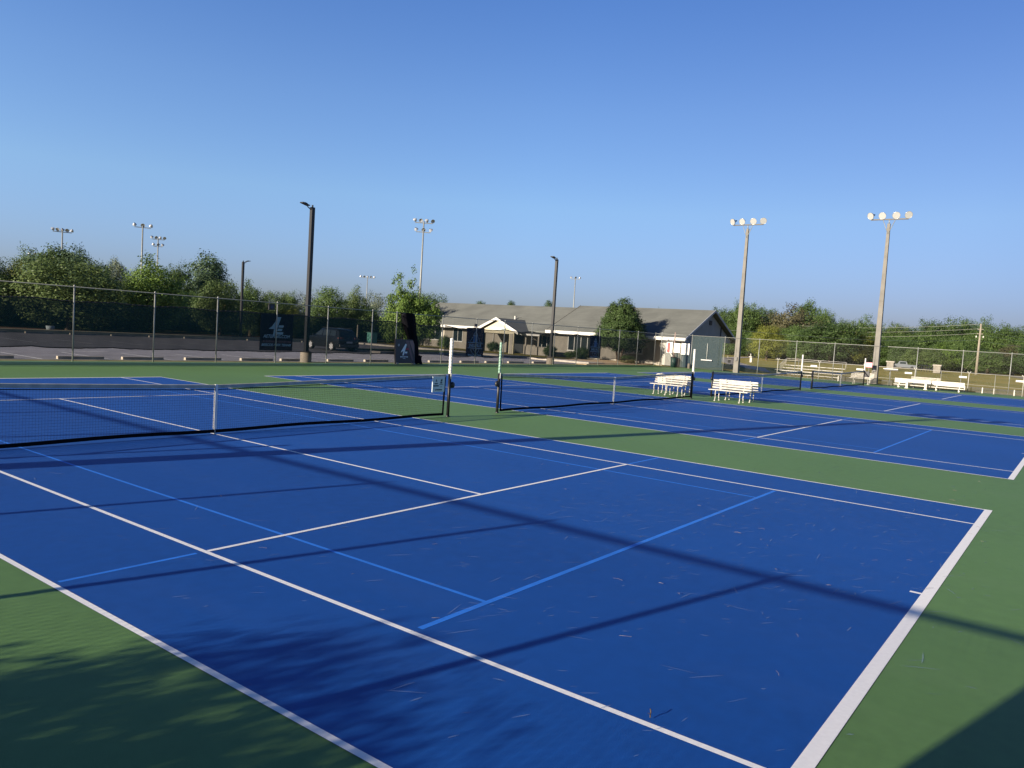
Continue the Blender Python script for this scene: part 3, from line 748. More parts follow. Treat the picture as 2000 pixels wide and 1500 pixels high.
WSL = ['cut by the left edge of the view', 'left of the leftmost fence post', 'between the two leftmost fence posts', 'right of the second fence post from the left',
 'just left of the A and E banner', 'left of the tallest lamp post footing', 'below the dark SUV', 'just left of the academy sign', 'under the right end of the torn bundle',
 'left of the white score tube', 'under the crest banner at the porch', 'left of the green tinted score tube', 'right of the green tinted score tube', 'left of the second lamp post footing', 'beyond the left edge of the view']
for o in [x for x in col.objects if x.name.startswith('wheel_stop') and x.parent is None]:
    k = min(range(len(ws)), key=lambda q: abs((ws[q][0]+ws[q][1])/2-o.location.x)); o['label'] = 'low wheel stop by the fence, '+WSL[k]
    o['group'] = 'wheel stops along the fence'
for i in range(12):
    dup(first, (10+i*3.0, 47.6, -.02), label='wheel stop along the far kerb, number %s from the left' % 'one two three four five six seven eight nine ten eleven twelve'.split()[i], group='wheel stops along the far kerb')

# ---------------------------------------------------------------- banners and signs on the back fence
LOGOM = mat('banner_grey_print', (.22, .29, .33), .8)
def AElogo(parent, M, m, m2=None):
    def P(pts): return [((x-665)/950*M[2]+M[0], (540-y)/950*M[2]+M[1]) for x, y in pts]
    d = (M[3]-.003, M[3])
    b = MB().prism(P([(665, 310), (780, 310), (605, 770), (552, 765), (585, 610), (430, 605), (520, 545), (600, 440)]), d)
    b.build('logo', m, parent)
    b = MB()
    for q in ([(722, 510), (862, 510), (843, 566), (702, 566)], [(692, 592), (828, 592), (808, 650), (672, 650)], [(662, 676), (862, 676), (838, 737), (640, 737)]): b.prism(P(q), d)
    b.build('logo', m2 or m, parent)
UP = (math.pi/2, 0, 0)
bn = empty('fence_banner', (15.2, 18.985, 1.5), 0, 'dark banner with slanted A and E logo left of the car', 'banner')
MB().box(-.95, .95, -.004, .004, -.9, .9).build('cloth', BANNER2, bn)
AElogo(bn, (.0, .28, 1.9, -.005), LOGOM)
text('AETENNIS.COM', .215, 'lettering', LOGOM, bn, (0, -.006, -.28), UP, .25, .004)
b = MB(); x = -.78
while x < .8:
    wd = random.uniform(.03, .09); b.box(x, x+wd, -.009, -.006, -.50, -.41); x += wd+.03
b.build('print', mat('dull_red_print', (.10, .055, .06), .8), bn)
text('BRISCOE PARK TENNIS', .165, 'lettering', LOGOM, bn, (0, -.006, -.68), UP, .25, .004)
NAVYP = mat('banner_pale_print', (.24, .32, .42), .8); NAVYB = mat('banner_blue_print', (.05, .12, .27), .8)
def crest(x, z, sc_, label, k):
    o = empty('fence_banner', (x, 18.985, z), 0, label, 'banner', 'navy crest banners on the back fence')
    o.scale = (sc_, 1, sc_)
    MB().box(-.9, .9, -.004, .004, -.93, .93).build('cloth', BANNER, o)
    def S(*pts, w_=.022):
        for a, e in zip(pts, pts[1:]):
            a, e = Vector((a[0], 0, a[1])), Vector((e[0], 0, e[1])); L = (e-a).length; ang = math.atan2(e.z-a.z, e.x-a.x)
            ln.box(0, L, -.009, -.005, -w_/2, w_/2, Matrix.Translation(a) @ Matrix.Rotation(-ang, 4, 'Y'))
    ln = MB()
    S((0, .86), (0, .66), w_=.02)
    S((-.2, .44), (-.14, .56), (-.05, .63), (0, .68), (.05, .63), (.14, .56), (.2, .44), w_=.03)
    for q in (-.1, 0, .1): S((q, .44), (q*.7, .58), w_=.018)
    S((-.22, .42), (.22, .42), w_=.04)
    S((-.24, .29), (-.36, .29), (-.40, .16), (-.47, .10), (-.50, -.0)); S((.24, .29), (.36, .29), (.40, .16), (.47, .10), (.50, .0))
    S((-.75, -.02), (.75, -.05), w_=.035); S((-.72, -.38), (.72, -.41), w_=.035)
    S((-.42, -.44), (-.38, -.58), (-.25, -.72), (0, -.84), (.25, -.72), (.38, -.58), (.42, -.44)); S((-.2, -.44), (-.12, -.54), (0, -.6), (.12, -.54), (.2, -.44))
    ln.build('crest', NAVYP, o)
    MB().box(-.22, .22, -.008, -.005, 0, .2).box(-.19, .19, -.008, -.005, .21, .39).build('crest', NAVYB, o)
    text('SNELLVILLE', .27, 'lettering', NAVYP, o, (0, -.006, -.31), UP, 0, .004, sx=.92)
    text('Briscoe Park Tennis', .17, 'lettering', NAVYP, o, (0, -.006, -1.0+.1), UP, 0, .003)
    return o
crest(30.4, 1.42, .98, 'navy crest banner in front of the white gabled porch', 0)
crest(45.5, 1.46, .97, 'navy crest banner left of the dark conical tree', 1)
# A frame sign
sg = empty('academy_sign', (23.75, 18.6, 0), 0, 'dark square academy sign leaning on the back fence beside the torn bundle', 'sign')
SGM = mat('sign_board', (.022, .018, .026), .45, var=.25, vscale=3)
M = Matrix.Rotation(-.08, 4, 'X')
MB().box(-.78, .78, -.02, .02, .06, 1.42, M).build('panel', SGM, sg)
MB().box(-.80, .80, .021, .05, .05, .12, M).box(-.8, -.74, .021, .06, 0, 1.44, M).box(.74, .8, .021, .06, 0, 1.44, M).build('frame', DPOLE, sg)
MB().box(-.74, -.62, -.1, .1, 0, .08).box(.6, .72, -.1, .1, 0, .08).build('foot', GALV, sg)
hold = bpy.data.objects.new('print', None); 
pr = MB(); W_ = mat('white_print', (.75, .77, .80), .6); RD = mat('red_print', (.35, .03, .06), .6)
def pm(poly, m): 
    b = MB().prism(poly, (-.026, -.022), M); b.build('logo', m, sg)
pm([(.02, 1.17), (.12, 1.13), (-.14, .50), (-.24, .50), (-.16, .76), (-.36, .66), (-.33, .74)], W_)
pm([(.10, .93), (.30, .93), (.30, .82), (.05, .82)], RD); pm([(-.02, .72), (.17, .72), (.14, .62), (-.06, .62)], W_); pm([(-.04, .58), (.15, .58), (.13, .50), (-.06, .50)], mat('navy_print', (.03, .04, .14), .6))
pm([(.02, 1.36), (.30, 1.36), (.62, .25), (.55, .2)], mat('mauve_stripe', (.16, .09, .10), .6)); pm([(.34, 1.36), (.72, 1.36), (.70, .55)], mat('mauve_panel', (.24, .14, .14), .6))
pm([(-.58, 1.14), (-.46, 1.16), (-.46, 1.03), (-.58, 1.01)], mat('grey_crest', (.3, .3, .32), .6))
text('BRISCOE PARK', .095, 'lettering', W_, sg, (-.1, .010, .385), (math.pi/2-.08, 0, 0), 0, .003)
text('TENNIS', .06, 'lettering', W_, sg, (-.1, .004, .305), (math.pi/2-.08, 0, 0), 0, .001)
text('ACADEMY', .165, 'lettering', W_, sg, (-.1, -.004, .16), (math.pi/2-.08, 0, 0), .2, .005)
for x, z, h, lab in ((14.75, 2.56, .30, 'small black box on the back fence above the A and E banner'), (30.2, 2.40, .20, 'small black clamp above the crest banner at the porch'), (45.55, 2.42, .2, 'small black clamp above the right crest banner')):
    o = empty('fence_box', (x, 18.88, z), 0, lab, 'box'); s = h/.3
    MB().box(-.16*s, .16*s, -.06, .02, -.0, .3*s).build('case', BLACK, o); MB().box(-.07*s, .07*s, -.066, -.061, .08*s, .2*s).build('face', mat('dark_blue_face', (.01, .02, .08), .4), o)
# notice boards by the gate
for y, z0, z1, wd, m, lab in ((15.95, 1.18, 2.18, .78, WHITEP, 'large white notice board on the fence in front of the gable corner'),
                           (16.75, 1.3, 2.15, .62, mat('cream_board', (.72, .68, .58), .6), 'smaller cream notice board left of the large one')):
    o = empty('notice_board', (55.93, y, 0), 0, lab, 'notice board')
    MB().box(-.02, .02, -wd/2, wd/2, z0, z1).build('panel', m, o)
    b = MB(); z = z1-.14
    while z > z0+.4:
        b.box(-.024, -.021, -wd*.32, wd*random.uniform(.1, .3), z-.012, z+.012); z -= .075
    b.build('print', mat('faint_print', (.55, .50, .44), .7), o)
o = empty('red_sign', (55.9, 17.45, 0), 0, 'red and white vertical sign right of the gate', 'sign')
MB().box(-.03, .03, -.3, .3, 1.25, 2.2).build('panel', WHITEP, o); MB().box(-.034, -.031, -.05, .2, 1.3, 2.15).build('stripe', mat('red_paint', (.6, .05, .05), .5), o)
MB().box(-.05, .05, -.36, .36, 2.2, 2.32).box(-.05, .05, -.36, -.3, 1.1, 2.2).build('frame', BLACK, o)
o = empty('court_squeegee', (55.9, 13.9, 0), 0, 'long handled court squeegee hung on the pale green screen', 'squeegee')
MB().cyl((0, 0, .9), (0, 0, 2.3), .014).build('handle', WHITEP, o); MB().box(-.03, .03, -.5, .5, .80, .89).build('blade', mat('grey_blade', (.45, .45, .45), .5), o)
o = empty('bollard', (55.6, 15.35, 0), 0, 'short tan bollard at the foot of the fence by the pale green screen', 'bollard'); MB().lathe([(.12, 0), (.12, .38), (.09, .44), (.001, .45)], (0, 0, 0), n=12).build('body', CONC, o)
o = empty('trash_bin', (55.5, 16.8, 0), 0, 'dark green bin under the white arched hose by the gate', 'bin'); MB().lathe([(.001, 0), (.22, 0), (.27, .85), (.001, .85)], (0, 0, 0), n=14).build('body', mat('bin_green', (.01, .035, .03), .6), o); MB().lathe([(.29, .851), (.27, .92), (.001, .97)], (0, 0, 0), n=14).build('lid', BLACK, o)
o = empty('hose_arch', (55.55, 16.95, 0), 0, 'white arched hose hanging beside the gate post', 'hose')
MB().path([(0, .35-.32*math.cos(a)*1.0-.1, .15+1.05*math.sin(a)) for a in [i*math.pi/2/8 for i in range(9)]], .045, 8).build('hose', WHITEP, o)

# ---------------------------------------------------------------- building
def siding(name, c):
    m = mat(name, c, .8, var=.06, vscale=1.2); t = m.node_tree
    b = t.nodes['Principled BSDF']; tc = t.nodes.new('ShaderNodeTexCoord'); wv = t.nodes.new('ShaderNodeTexWave')
    wv.wave_type = 'BANDS'; wv.bands_direction = 'Z'; wv.wave_profile = 'SAW'; wv.inputs['Scale'].default_value = 1.6
    bp = t.nodes.new('ShaderNodeBump'); bp.inputs['Strength'].default_value = .6; bp.inputs['Distance'].default_value = .03
    t.links.new(tc.outputs['Object'], wv.inputs['Vector']); t.links.new(wv.outputs['Fac'], bp.inputs['Height']); t.links.new(bp.outputs['Normal'], b.inputs['Normal'])
    return m
WALL = siding('tan_siding', (.31, .285, .24)); GWALL = siding('grey_siding', (.22, .235, .255))
CREAM = siding('cream_siding', (.60, .55, .40))
def shingles():
    m = mat('shingles', (.18, .188, .17), .9, vscale=.5, c2=(.14, .146, .133), detail=8); t = m.node_tree
    b = t.nodes['Principled BSDF']; tc = t.nodes.new('ShaderNodeTexCoord')
    mp = t.nodes.new('ShaderNodeMapping'); mp.inputs['Rotation'].default_value = (0, 0, math.pi/2)
    br = t.nodes.new('ShaderNodeTexBrick'); br.inputs['Scale'].default_value = 1.0
    br.inputs['Brick Width'].default_value = .9; br.inputs['Row Height'].default_value = .15; br.inputs['Mortar Size'].default_value = .012
    br.inputs['Color1'].default_value = (1, 1, 1, 1); br.inputs['Color2'].default_value = (.78, .78, .78, 1); br.inputs['Mortar'].default_value = (.6, .6, .6, 1)
    mx = t.nodes.new('ShaderNodeMixRGB'); mx.blend_type = 'MULTIPLY'; mx.inputs[0].default_value = .5
    src = b.inputs['Base Color'].links[0].from_socket
    t.links.new(tc.outputs['Object'], mp.inputs[0]); t.links.new(mp.outputs[0], br.inputs['Vector'])
    t.links.new(src, mx.inputs[1]); t.links.new(br.outputs['Color'], mx.inputs[2]); t.links.new(mx.outputs[0], b.inputs['Base Color'])
    return m
SHING = shingles(); GLASS = mat('window_glass', (.02, .03, .035), .08, .0, .8); TRIM = mat('white_trim', (.62, .61, .57), .5)
bd = empty('park_building', (58, 17, 0), 0, 'long single storey park building with grey shingle roof and white gabled porch', 'building')
OX, OY = 58, 17
def B(b, name, m, parent=None):
    o = b.build(name, m, parent or bd)
    return o
def shift(b):
    b.v = [(x-OX, y-OY, z) for x, y, z in b.v]; return b
def gable(x0, x1, xr, y0, y1, ez0, ez1, rz, th=.16):
    """roof shell with ridge along y"""
    b = MB()
    prof = [(x0, ez0), (xr, rz), (x1, ez1), (x1, ez1-th), (xr, rz-th), (x0, ez0-th)]
    b.prism(prof, (y0, y1)); return b
# right section
B(shift(MB().box(58.6, 67.9, 17.4, 32.0, -.1, 2.55)), 'wall', WALL)
B(shift(MB().prism([(58.62, -.1), (58.62, 2.72), (64.25, 5.28), (69.9, 2.72), (69.9, 2.45), (67.9, 2.45), (67.9, -.1)], (17.30, 17.397))), 'wall', GWALL)
B(shift(gable(57.75, 70.75, 64.25, 16.85, 32.3, 2.62, 2.62, 5.56)), 'roof', SHING)
B(shift(MB().box(57.70, 57.748, 16.85, 32.3, 2.36, 2.66)), 'fascia', TRIM)
B(shift(MB().prism([(57.75, 2.45), (57.75, 2.66), (64.25, 5.60), (70.75, 2.66), (70.75, 2.45), (64.25, 5.38)], (16.79, 16.845))), 'rake_board', mat('grey_trim', (.30, .32, .36), .6))
B(shift(MB().prism([(57.75, 2.45), (57.75, 2.66), (64.25, 5.60), (64.25, 5.38)], (32.305, 32.36))), 'rake_board', mat('brown_rake', (.16, .15, .13), .8))
B(shift(MB().box(57.76, 58.6, 16.86, 32.29, 2.38, 2.42)), 'soffit', TRIM)
v_ = B(shift(MB().box(64.0, 64.6, 17.24, 17.295, 4.1, 4.55)), 'vent', mat('vent_dark', (.03, .03, .035), .8))
B(shift(MB().box(67.0, 67.08, 17.2, 17.295, .1, 4.0)), 'downspout', mat('dark_downspout', (.03, .035, .05), .6))
# left section
B(shift(MB().box(59.4, 70.2, 32.0, 52.6, -.1, 2.5)), 'wall', WALL)
B(shift(MB().prism([(59.42, -.1), (59.42, 2.7), (64.5, 5.1), (70, 2.7), (70, -.1)], (52.61, 52.7))), 'wall', WALL)
B(shift(gable(58.2, 71, 64.6, 32.35, 53.2, 2.50, 2.5, 5.34)), 'roof', SHING)
B(shift(MB().box(58.15, 58.198, 39.8, 53.2, 2.28, 2.56)), 'fascia', TRIM)
B(shift(MB().prism([(58.2, 2.33), (58.2, 2.54), (64.6, 5.38), (64.6, 5.18)], (53.205, 53.26))), 'rake_board', TRIM)
# porch
SW = Matrix(((0, 1, 0, 0), (1, 0, 0, 0), (0, 0, 1, 0), (0, 0, 0, 1)))
B(shift(MB().prism([(34.9, -.05), (34.9, 2.2), (37.1, 3.3), (39.3, 2.2), (39.3, -.05), (38.9, -.05), (38.9, 2.0), (35.5, 2.0), (35.5, -.05)], (55.85, 56.0), SW)), 'wall', CREAM)
pr = MB().prism([(34.2, 2.2), (37.1, 3.60), (40.0, 2.2), (40.0, 2.08), (37.1, 3.48), (34.2, 2.08)], (55.55, 61.5), SW)
B(shift(pr), 'roof', SHING)
pr = MB().prism([(34.15, 1.98), (34.15, 2.26), (37.1, 3.66), (40.05, 2.26), (40.05, 1.98), (37.1, 3.40)], (55.48, 55.545), SW)
B(shift(pr), 'rake_board', TRIM)
for y in (35.2, 39.1): B(shift(MB().box(55.8, 56.2, y-.2, y+.2, -.1, 2.05)), 'column', WALL)
B(shift(MB().box(55.77, 55.83, 36.0, 38.0, 2.35, 2.6)), 'sign_board', mat('pale_sign', (.5, .62, .62), .5))
B(shift(MB().box(56.3, 59.39, 35.4, 38.9, 2.02, 2.06)), 'ceiling', TRIM)
def window(x, y0, y1, z0, z1, nm):
    f = MB()
    f.box(x-.05, x-.003, y0, y0+.07, z0, z1).box(x-.05, x-.003, y1-.07, y1, z0, z1).box(x-.05, x-.003, y0+.07, y1-.07, z0, z0+.06).box(x-.05, x-.003, y0+.07, y1-.07, z1-.06, z1)
    for k in range(1, nm):
        y = y0+(y1-y0)*k/nm; f.box(x-.048, x-.004, y-.03, y+.03, z0+.06, z1-.06)
    fr = B(shift(f), 'window', TRIM)
    B(shift(MB().box(x-.02, x-.002, y0+.05, y1-.05, z0+.05, z1-.05)), 'pane', GLASS, fr)
    B(shift(MB().box(x-.09, x-.052, y0-.05, y1+.05, z0-.06, z0-.001)), 'sill', TRIM, fr)
window(59.4, 48.0, 52.3, .75, 2.2, 4); window(59.4, 44.8, 46.3, .75, 2.2, 2)
window(59.4, 32.5, 34.4, .5, 2.05, 3); window(58.6, 26.9, 30.0, .72, 2.22, 4); window(58.6, 21.5, 23.5, .9, 2.2, 2)
B(shift(MB().box(59.33, 59.395, 36.2, 38.2, 0, 2.0)), 'door', mat('dark_door', (.04, .045, .05), .3))
for y in (43.7, 40.3): B(shift(MB().cyl((59.3, y, 0), (59.3, y, 2.4), .04)), 'downspout', TRIM)
B(shift(MB().path([(58.05, 34.6, 2.25), (58.3, 34.6, 1.95), (58.9, 34.6, 1.9), (58.9, 34.6, .1)], .045)), 'downspout', TRIM)
B(shift(MB().prism([(56.9, 2.02), (56.9, 2.12), (59.38, 2.46), (59.38, 2.36)], (32.4, 35.0))), 'porch_roof', SHING)
B(shift(MB().box(56.86, 56.898, 32.4, 35.0, 1.96, 2.13)), 'fascia', TRIM)
for y in (32.6, 34.2): B(shift(MB().box(57.0, 57.14, y-.07, y+.07, 0, 2.02)), 'column', WALL)
B(shift(MB().box(57.0, 57.15, 30.6, 34.4, .0, .8).box(57.0, 57.15, 30.6, 34.4, .82, .88)), 'porch_rail', WALL)
B(shift(MB().box(58.45, 58.595, 18.4, 19.4, 0, 2.1)), 'door', mat('tan_door', (.34, .33, .30), .5))
B(shift(MB().box(57.8, 57.95, 18.0, 18.15, 0, 2.36)), 'column', TRIM)
B(shift(MB().box(60.6, 60.75, 38.4, 38.55, 3.2, 4.0)), 'vent_pipe', WHITE)

# ---------------------------------------------------------------- car
def car(loc, rz, label):
    """length along y, nose to +y, origin at ground centre"""
    o = empty('parked_car', loc, rz, label, 'car')
    PA = mat('car_paint', (.018, .022, .028), .25, .4, .7); RUB = mat('tyre_rubber', (.012, .012, .012), .85); CH = mat('alloy', (.75, .75, .76), .4, .1)
    def shell(sections, name, m, parent):
        b = MB(); n = len(sections[0])
        vs = [p for s_ in sections for p in s_]
        fs = [(i*n+j, i*n+(j+1) % n, (i+1)*n+(j+1) % n, (i+1)*n+j) for i in range(len(sections)-1) for j in range(n)]
        fs += [tuple(reversed(range(n))), tuple((len(sections)-1)*n+j for j in range(n))]
        b.add(vs, fs, None, True); ob = b.build(name, m, parent)
        es = ob.modifiers.new('edge', 'EDGE_SPLIT'); es.split_angle = R(40); return ob
    def sec(y, z0, z1, hw, tw):
        return [(-hw*.96, y, z0), (-hw, y, z0+.18), (-hw, y, z1-.18), (-tw, y, z1), (tw, y, z1), (hw, y, z1-.18), (hw, y, z0+.18), (hw*.96, y, z0)]
    shell([sec(-2.3, .45, .92, .80, .74), sec(-2.24, .30, 1.02, .90, .84), sec(-1.9, .25, 1.06, .93, .88), sec(.8, .25, 1.05, .93, .88), sec(1.3, .25, 1.06, .93, .86), sec(1.9, .28, .98, .92, .82), sec(2.22, .32, .86, .84, .72), sec(2.3, .42, .72, .74, .66)], 'body', PA, o)
    def cs(y, z0, z1, hw, tw): return [(-hw, y, z0), (-tw, y, z1-.05), (-tw+.08, y, z1), (tw-.08, y, z1), (tw, y, z1-.05), (hw, y, z0)]
    shell([cs(-2.16, 1.03, 1.08, .84, .82), cs(-1.95, 1.03, 1.5, .86, .70), cs(-1.6, 1.03, 1.66, .87, .68), cs(-.2, 1.03, 1.70, .87, .68), cs(.45, 1.03, 1.60, .87, .67), cs(1.25, 1.03, 1.08, .85, .80)], 'cabin', PA, o)
    G = MB()
    for s in (-1, 1):
        def q(y, z): t = (z-1.03)/.62; return (s*(.875+(.69-.875)*t+.012), y, z)
        G.add([q(-1.75, 1.12), q(-1.0, 1.12), q(-1.0, 1.54), q(-1.6, 1.52)], [(0,1,2,3)]).add([q(-.92, 1.12), q(-.05, 1.12), q(-.05, 1.56), q(-.92, 1.55)], [(0,1,2,3)]).add([q(.03, 1.12), q(.95, 1.12), q(.45, 1.47), q(.03, 1.54)], [(0,1,2,3)])
    G.add([(-.70, -2.13, 1.14), (.70, -2.13, 1.14), (.60, -1.97, 1.48), (-.60, -1.97, 1.48)], [(0,1,2,3)])
    G.build('glass', mat('car_glass', (.03, .04, .045), .06, 0, .9), o)
    for s in (-1, 1):
        for y in (-1.38, 1.38):
            wh = MB().lathe([(.20, -.11), (.33, -.11), (.345, -.08), (.345, .08), (.33, .11), (.20, .11)], (s*.86, y, .345), (1, 0, 0), 24).build('wheel', RUB, o)
            rm = MB().lathe([(.001, .0), (.06, .0), (.06, -.01), (.235, -.03), (.235, .0), (.25, .0), (.25, -.05)], (s*.97, y, .345), (s, 0, 0), 24)
            for k in range(6):
                a = k*math.pi/3; rm.box(-.012, .012, -.045, .045, .03, .24, Matrix.Translation((s*.972, y, .345)) @ Matrix.Rotation(a, 4, 'X'))
            rm.build('rim', CH, wh)
        MB().box(s*.62-.14, s*.62+.14, -2.30, -2.235, .93, 1.05).box(s*.86-.07, s*.86+.07, -2.24, -2.1, .93, 1.04).build('tail_light', mat('tail_red', (.16, .07, .07), .2), o)
        MB().box(s*1.0-.1, s*1.0+.1, .85, .98, 1.08, 1.2).build('mirror', PA, o)
        MB().box(s*.66-.02, s*.66+.02, -1.7, .3, 1.70, 1.735).build('roof_rail', BLACK, o)
    MB().box(-.26, .26, -2.33, -2.302, .62, .76).build('number_plate', mat('plate', (.55, .56, .55), .4), o)
    MB().box(-.86, .86, -2.36, -2.24, .36, .52).build('bumper', mat('grey_bumper', (.10, .10, .10), .6), o)
    return o
p = at(648, 61)
car((p.x-.1, p.y, -.02), -.10, 'dark SUV with light alloy wheels parked behind the windscreen')

# far vehicle and things on the right lawn
p = at(1764, 150, 716)
tk = empty('pickup_truck', (p.x, p.y, .0), R(12), 'distant silver pickup truck between the two stone pillars', 'truck')
SIL = mat('silver_paint', (.20, .22, .24), .3, .4); tk.scale = (.8, .72, .8)
MB().prism([(-2.9, .45), (-2.9, 1.05), (-.9, 1.1), (-.6, 1.75), (.9, 1.8), (1.3, 1.15), (2.7, 1.05), (2.8, .5)], (-.95, .95), Matrix.Rotation(math.pi/2, 4, 'Z')).build('body', SIL, tk)
MB().box(-.97, .97, -.5, .8, 1.2, 1.62).build('window', GLASS, tk)
for y in (-1.9, 1.8):
    for s in (-1, 1): MB().cyl((s*.8, y, .4), (s*1.0, y, .4), .4, n=14).build('wheel', BLACK, tk)
for u, v0, v1, d, lab in ((1739, 704, 720, 140, 'left stone gate pillar, nearer the floodlight pole'), (1830, 711, 726, 140, 'right stone gate pillar, beyond the pickup truck')):
    p = at(u, d, v1); h = hz(u, v0, d); o = empty('stone_pillar', (p.x, p.y, -.05), 0, lab, 'pillar', 'stone gate pillars')
    MB().box(-.5, .5, -.5, .5, 0, h-.25).build('shaft', mat('stone_pillar', (.24, .22, .19), .9, var=.2, vscale=3), o); MB().box(-.62, .62, -.62, .62, h-.25, h-.05).build('cap', PATH, o)
p = at(1790, 146, 720); o = empty('gate', (p.x, p.y, 0), 0, 'dark low gate between the pickup truck and the right stone pillar', 'gate')
q = at(1826, 141, 722)-p
b = MB()
for z in (.5, 1.0): b.cyl((0, 0, z), (q.x, q.y, z), .06, n=5)
for k in range(8): b.cyl((q.x*k/7, q.y*k/7, 0), (q.x*k/7, q.y*k/7, 1.05), .05, n=5)
b.build('bars', BLACK, o)
def simple_post(u, vb, vt, d, r, m, name, label, cat):
    p = at(u, d, vb); h = hz(u, vt, d); o = empty(name, (p.x, p.y, ground_z(p.x, p.y)), 0, label, cat)
    MB().cyl((0, 0, 0), (0, 0, h+.04), r, n=8).build('post', m, o); return o, h
# park bench, grill, railing beyond the gable
p = at(1426, 105, 690); o = empty('picnic_bench', (p.x, p.y, 0), R(20), 'distant tan bench behind the floodlight pole at the end of the gable wall', 'bench')
MB().box(-.9, .9, -.2, .2, .42, .48).build('seat', PATH, o); MB().box(-.9, .9, .2, .26, .6, .9).build('backrest', PATH, o)
for s in (-.7, .7): MB().box(s-.06, s+.06, -.15, .2, 0, .42).build('leg', BLACK, o)
p = at(1427, 76, 705); o = empty('railing', (p.x, p.y, 0), R(55), 'short black railing at the right end of the building', 'railing')
b = MB()
for k in range(16): b.cyl((-1+k*.13, 0, -.1), (-1+k*.13, 0, 1.0), .012, n=5)
b.box(-1, 1, -.02, .02, 1.0, 1.05).box(-1, 1, -.02, .02, .08, .12); b.build('bars', BLACK, o)
p = at(1468, 118, 690); o = empty('drinking_fountain', (p.x, p.y, 0), 0, 'white drinking fountain on the lawn beyond the footpath', 'fountain')
MB().box(-.14, .14, -.14, .14, 0, .75).build('pedestal', WHITE, o); MB().box(-.4, .35, -.22, .22, .75, .85).build('basin', WHITE, o); MB().cyl((0, .1, .85), (0, .1, 1.25), .06).build('spout', WHITE, o)

# utility pole and wires
pd = 150; pb = at(1907, pd, 723); H = hz(1907, 632, pd)
up = empty('utility_pole', (pb.x, pb.y, -.1), 0, 'tall pale wooden utility pole with wires at the right', 'utility pole')
WOOD = mat('weathered_wood', (.27, .24, .19), .9, var=.15)
MB().cyl((0, 0, 0), (0, 0, H+.1), .22, .13, 10).build('shaft', WOOD, up)
zr = {k: hz(1905, v, pd) for k, v in enumerate((633, 642, 651, 664, 680))}
for k in (1, 2):
    MB().box(-.05, .05, -.42, .42, zr[k], zr[k]+.09).build('crossarm', WOOD, up)
MB().cyl((-.1, -.5, zr[2]-.6), (-.1, -.5, zr[2]-.3), .09).cyl((-.1, .5, zr[2]-.6), (-.1, .5, zr[2]-.3), .09).build('insulator', WHITEP, up)
MB().cyl((0, 0, H*.4), (.3, 2.2, 0), .015, .015, 6).build('guy_wire', WOOD, up)
WM = mat('wire_metal', (.26, .27, .24), .6)
def catenary(p0, p1, sag, n=24):
    return [Vector(p0).lerp(Vector(p1), i/n)-Vector((0, 0, sag*4*(i/n)*(1-i/n))) for i in range(n+1)]
wl = [((1905, 633), (2120, 660)), ((1905, 642), (2120, 672)), ((1905, 651), (2120, 676)), ((1905, 665), (2120, 683)), ((1905, 680), (2120, 700))]
lf = [((1905, 633), (1400, 622)), ((1905, 642), (1400, 628)), ((1905, 651), (1400, 634))]
names = ['topmost', 'second', 'third', 'fourth', 'lowest']
for k, (a, e) in enumerate(wl):
    P = at(a[0], pd, a[1]); P.z = zr[k]; Q = at(e[0], 190, e[1]); Q.z = hz(e[0], e[1], 190)
    tag(MB().path(catenary(P, Q, .5, 12), .022, 4).build('power_line', WM), names[k]+' power line running right from the utility pole', 'power line')
for k in range(3):
    P = at(1905, pd); P.z = zr[k]; Q = at(1420, 230, 625); Q.z = hz(1420, (619, 627, 636)[k], 230)
    tag(MB().path(catenary(P, Q, 1.6, 16), .026, 4).build('power_line', WM), names[k]+' power line running left from the utility pole over the trees', 'power line')
P = at(1905, pd); P.z = zr[3]; Q = at(1440, 98); Q.z = hz(1440, 645, 98); S = Vector((60.7, 38.5, 3.95))
tag(MB().path(catenary(P, Q, .6, 14), .022, 4).build('power_line', WM), 'pale power line from the utility pole towards the right end of the roof', 'power line')
tag(MB().path(catenary(Q, S, .35, 14), .022, 4).build('power_line', WM), 'thin pale power line crossing in front of the grey roof to the porch', 'power line')

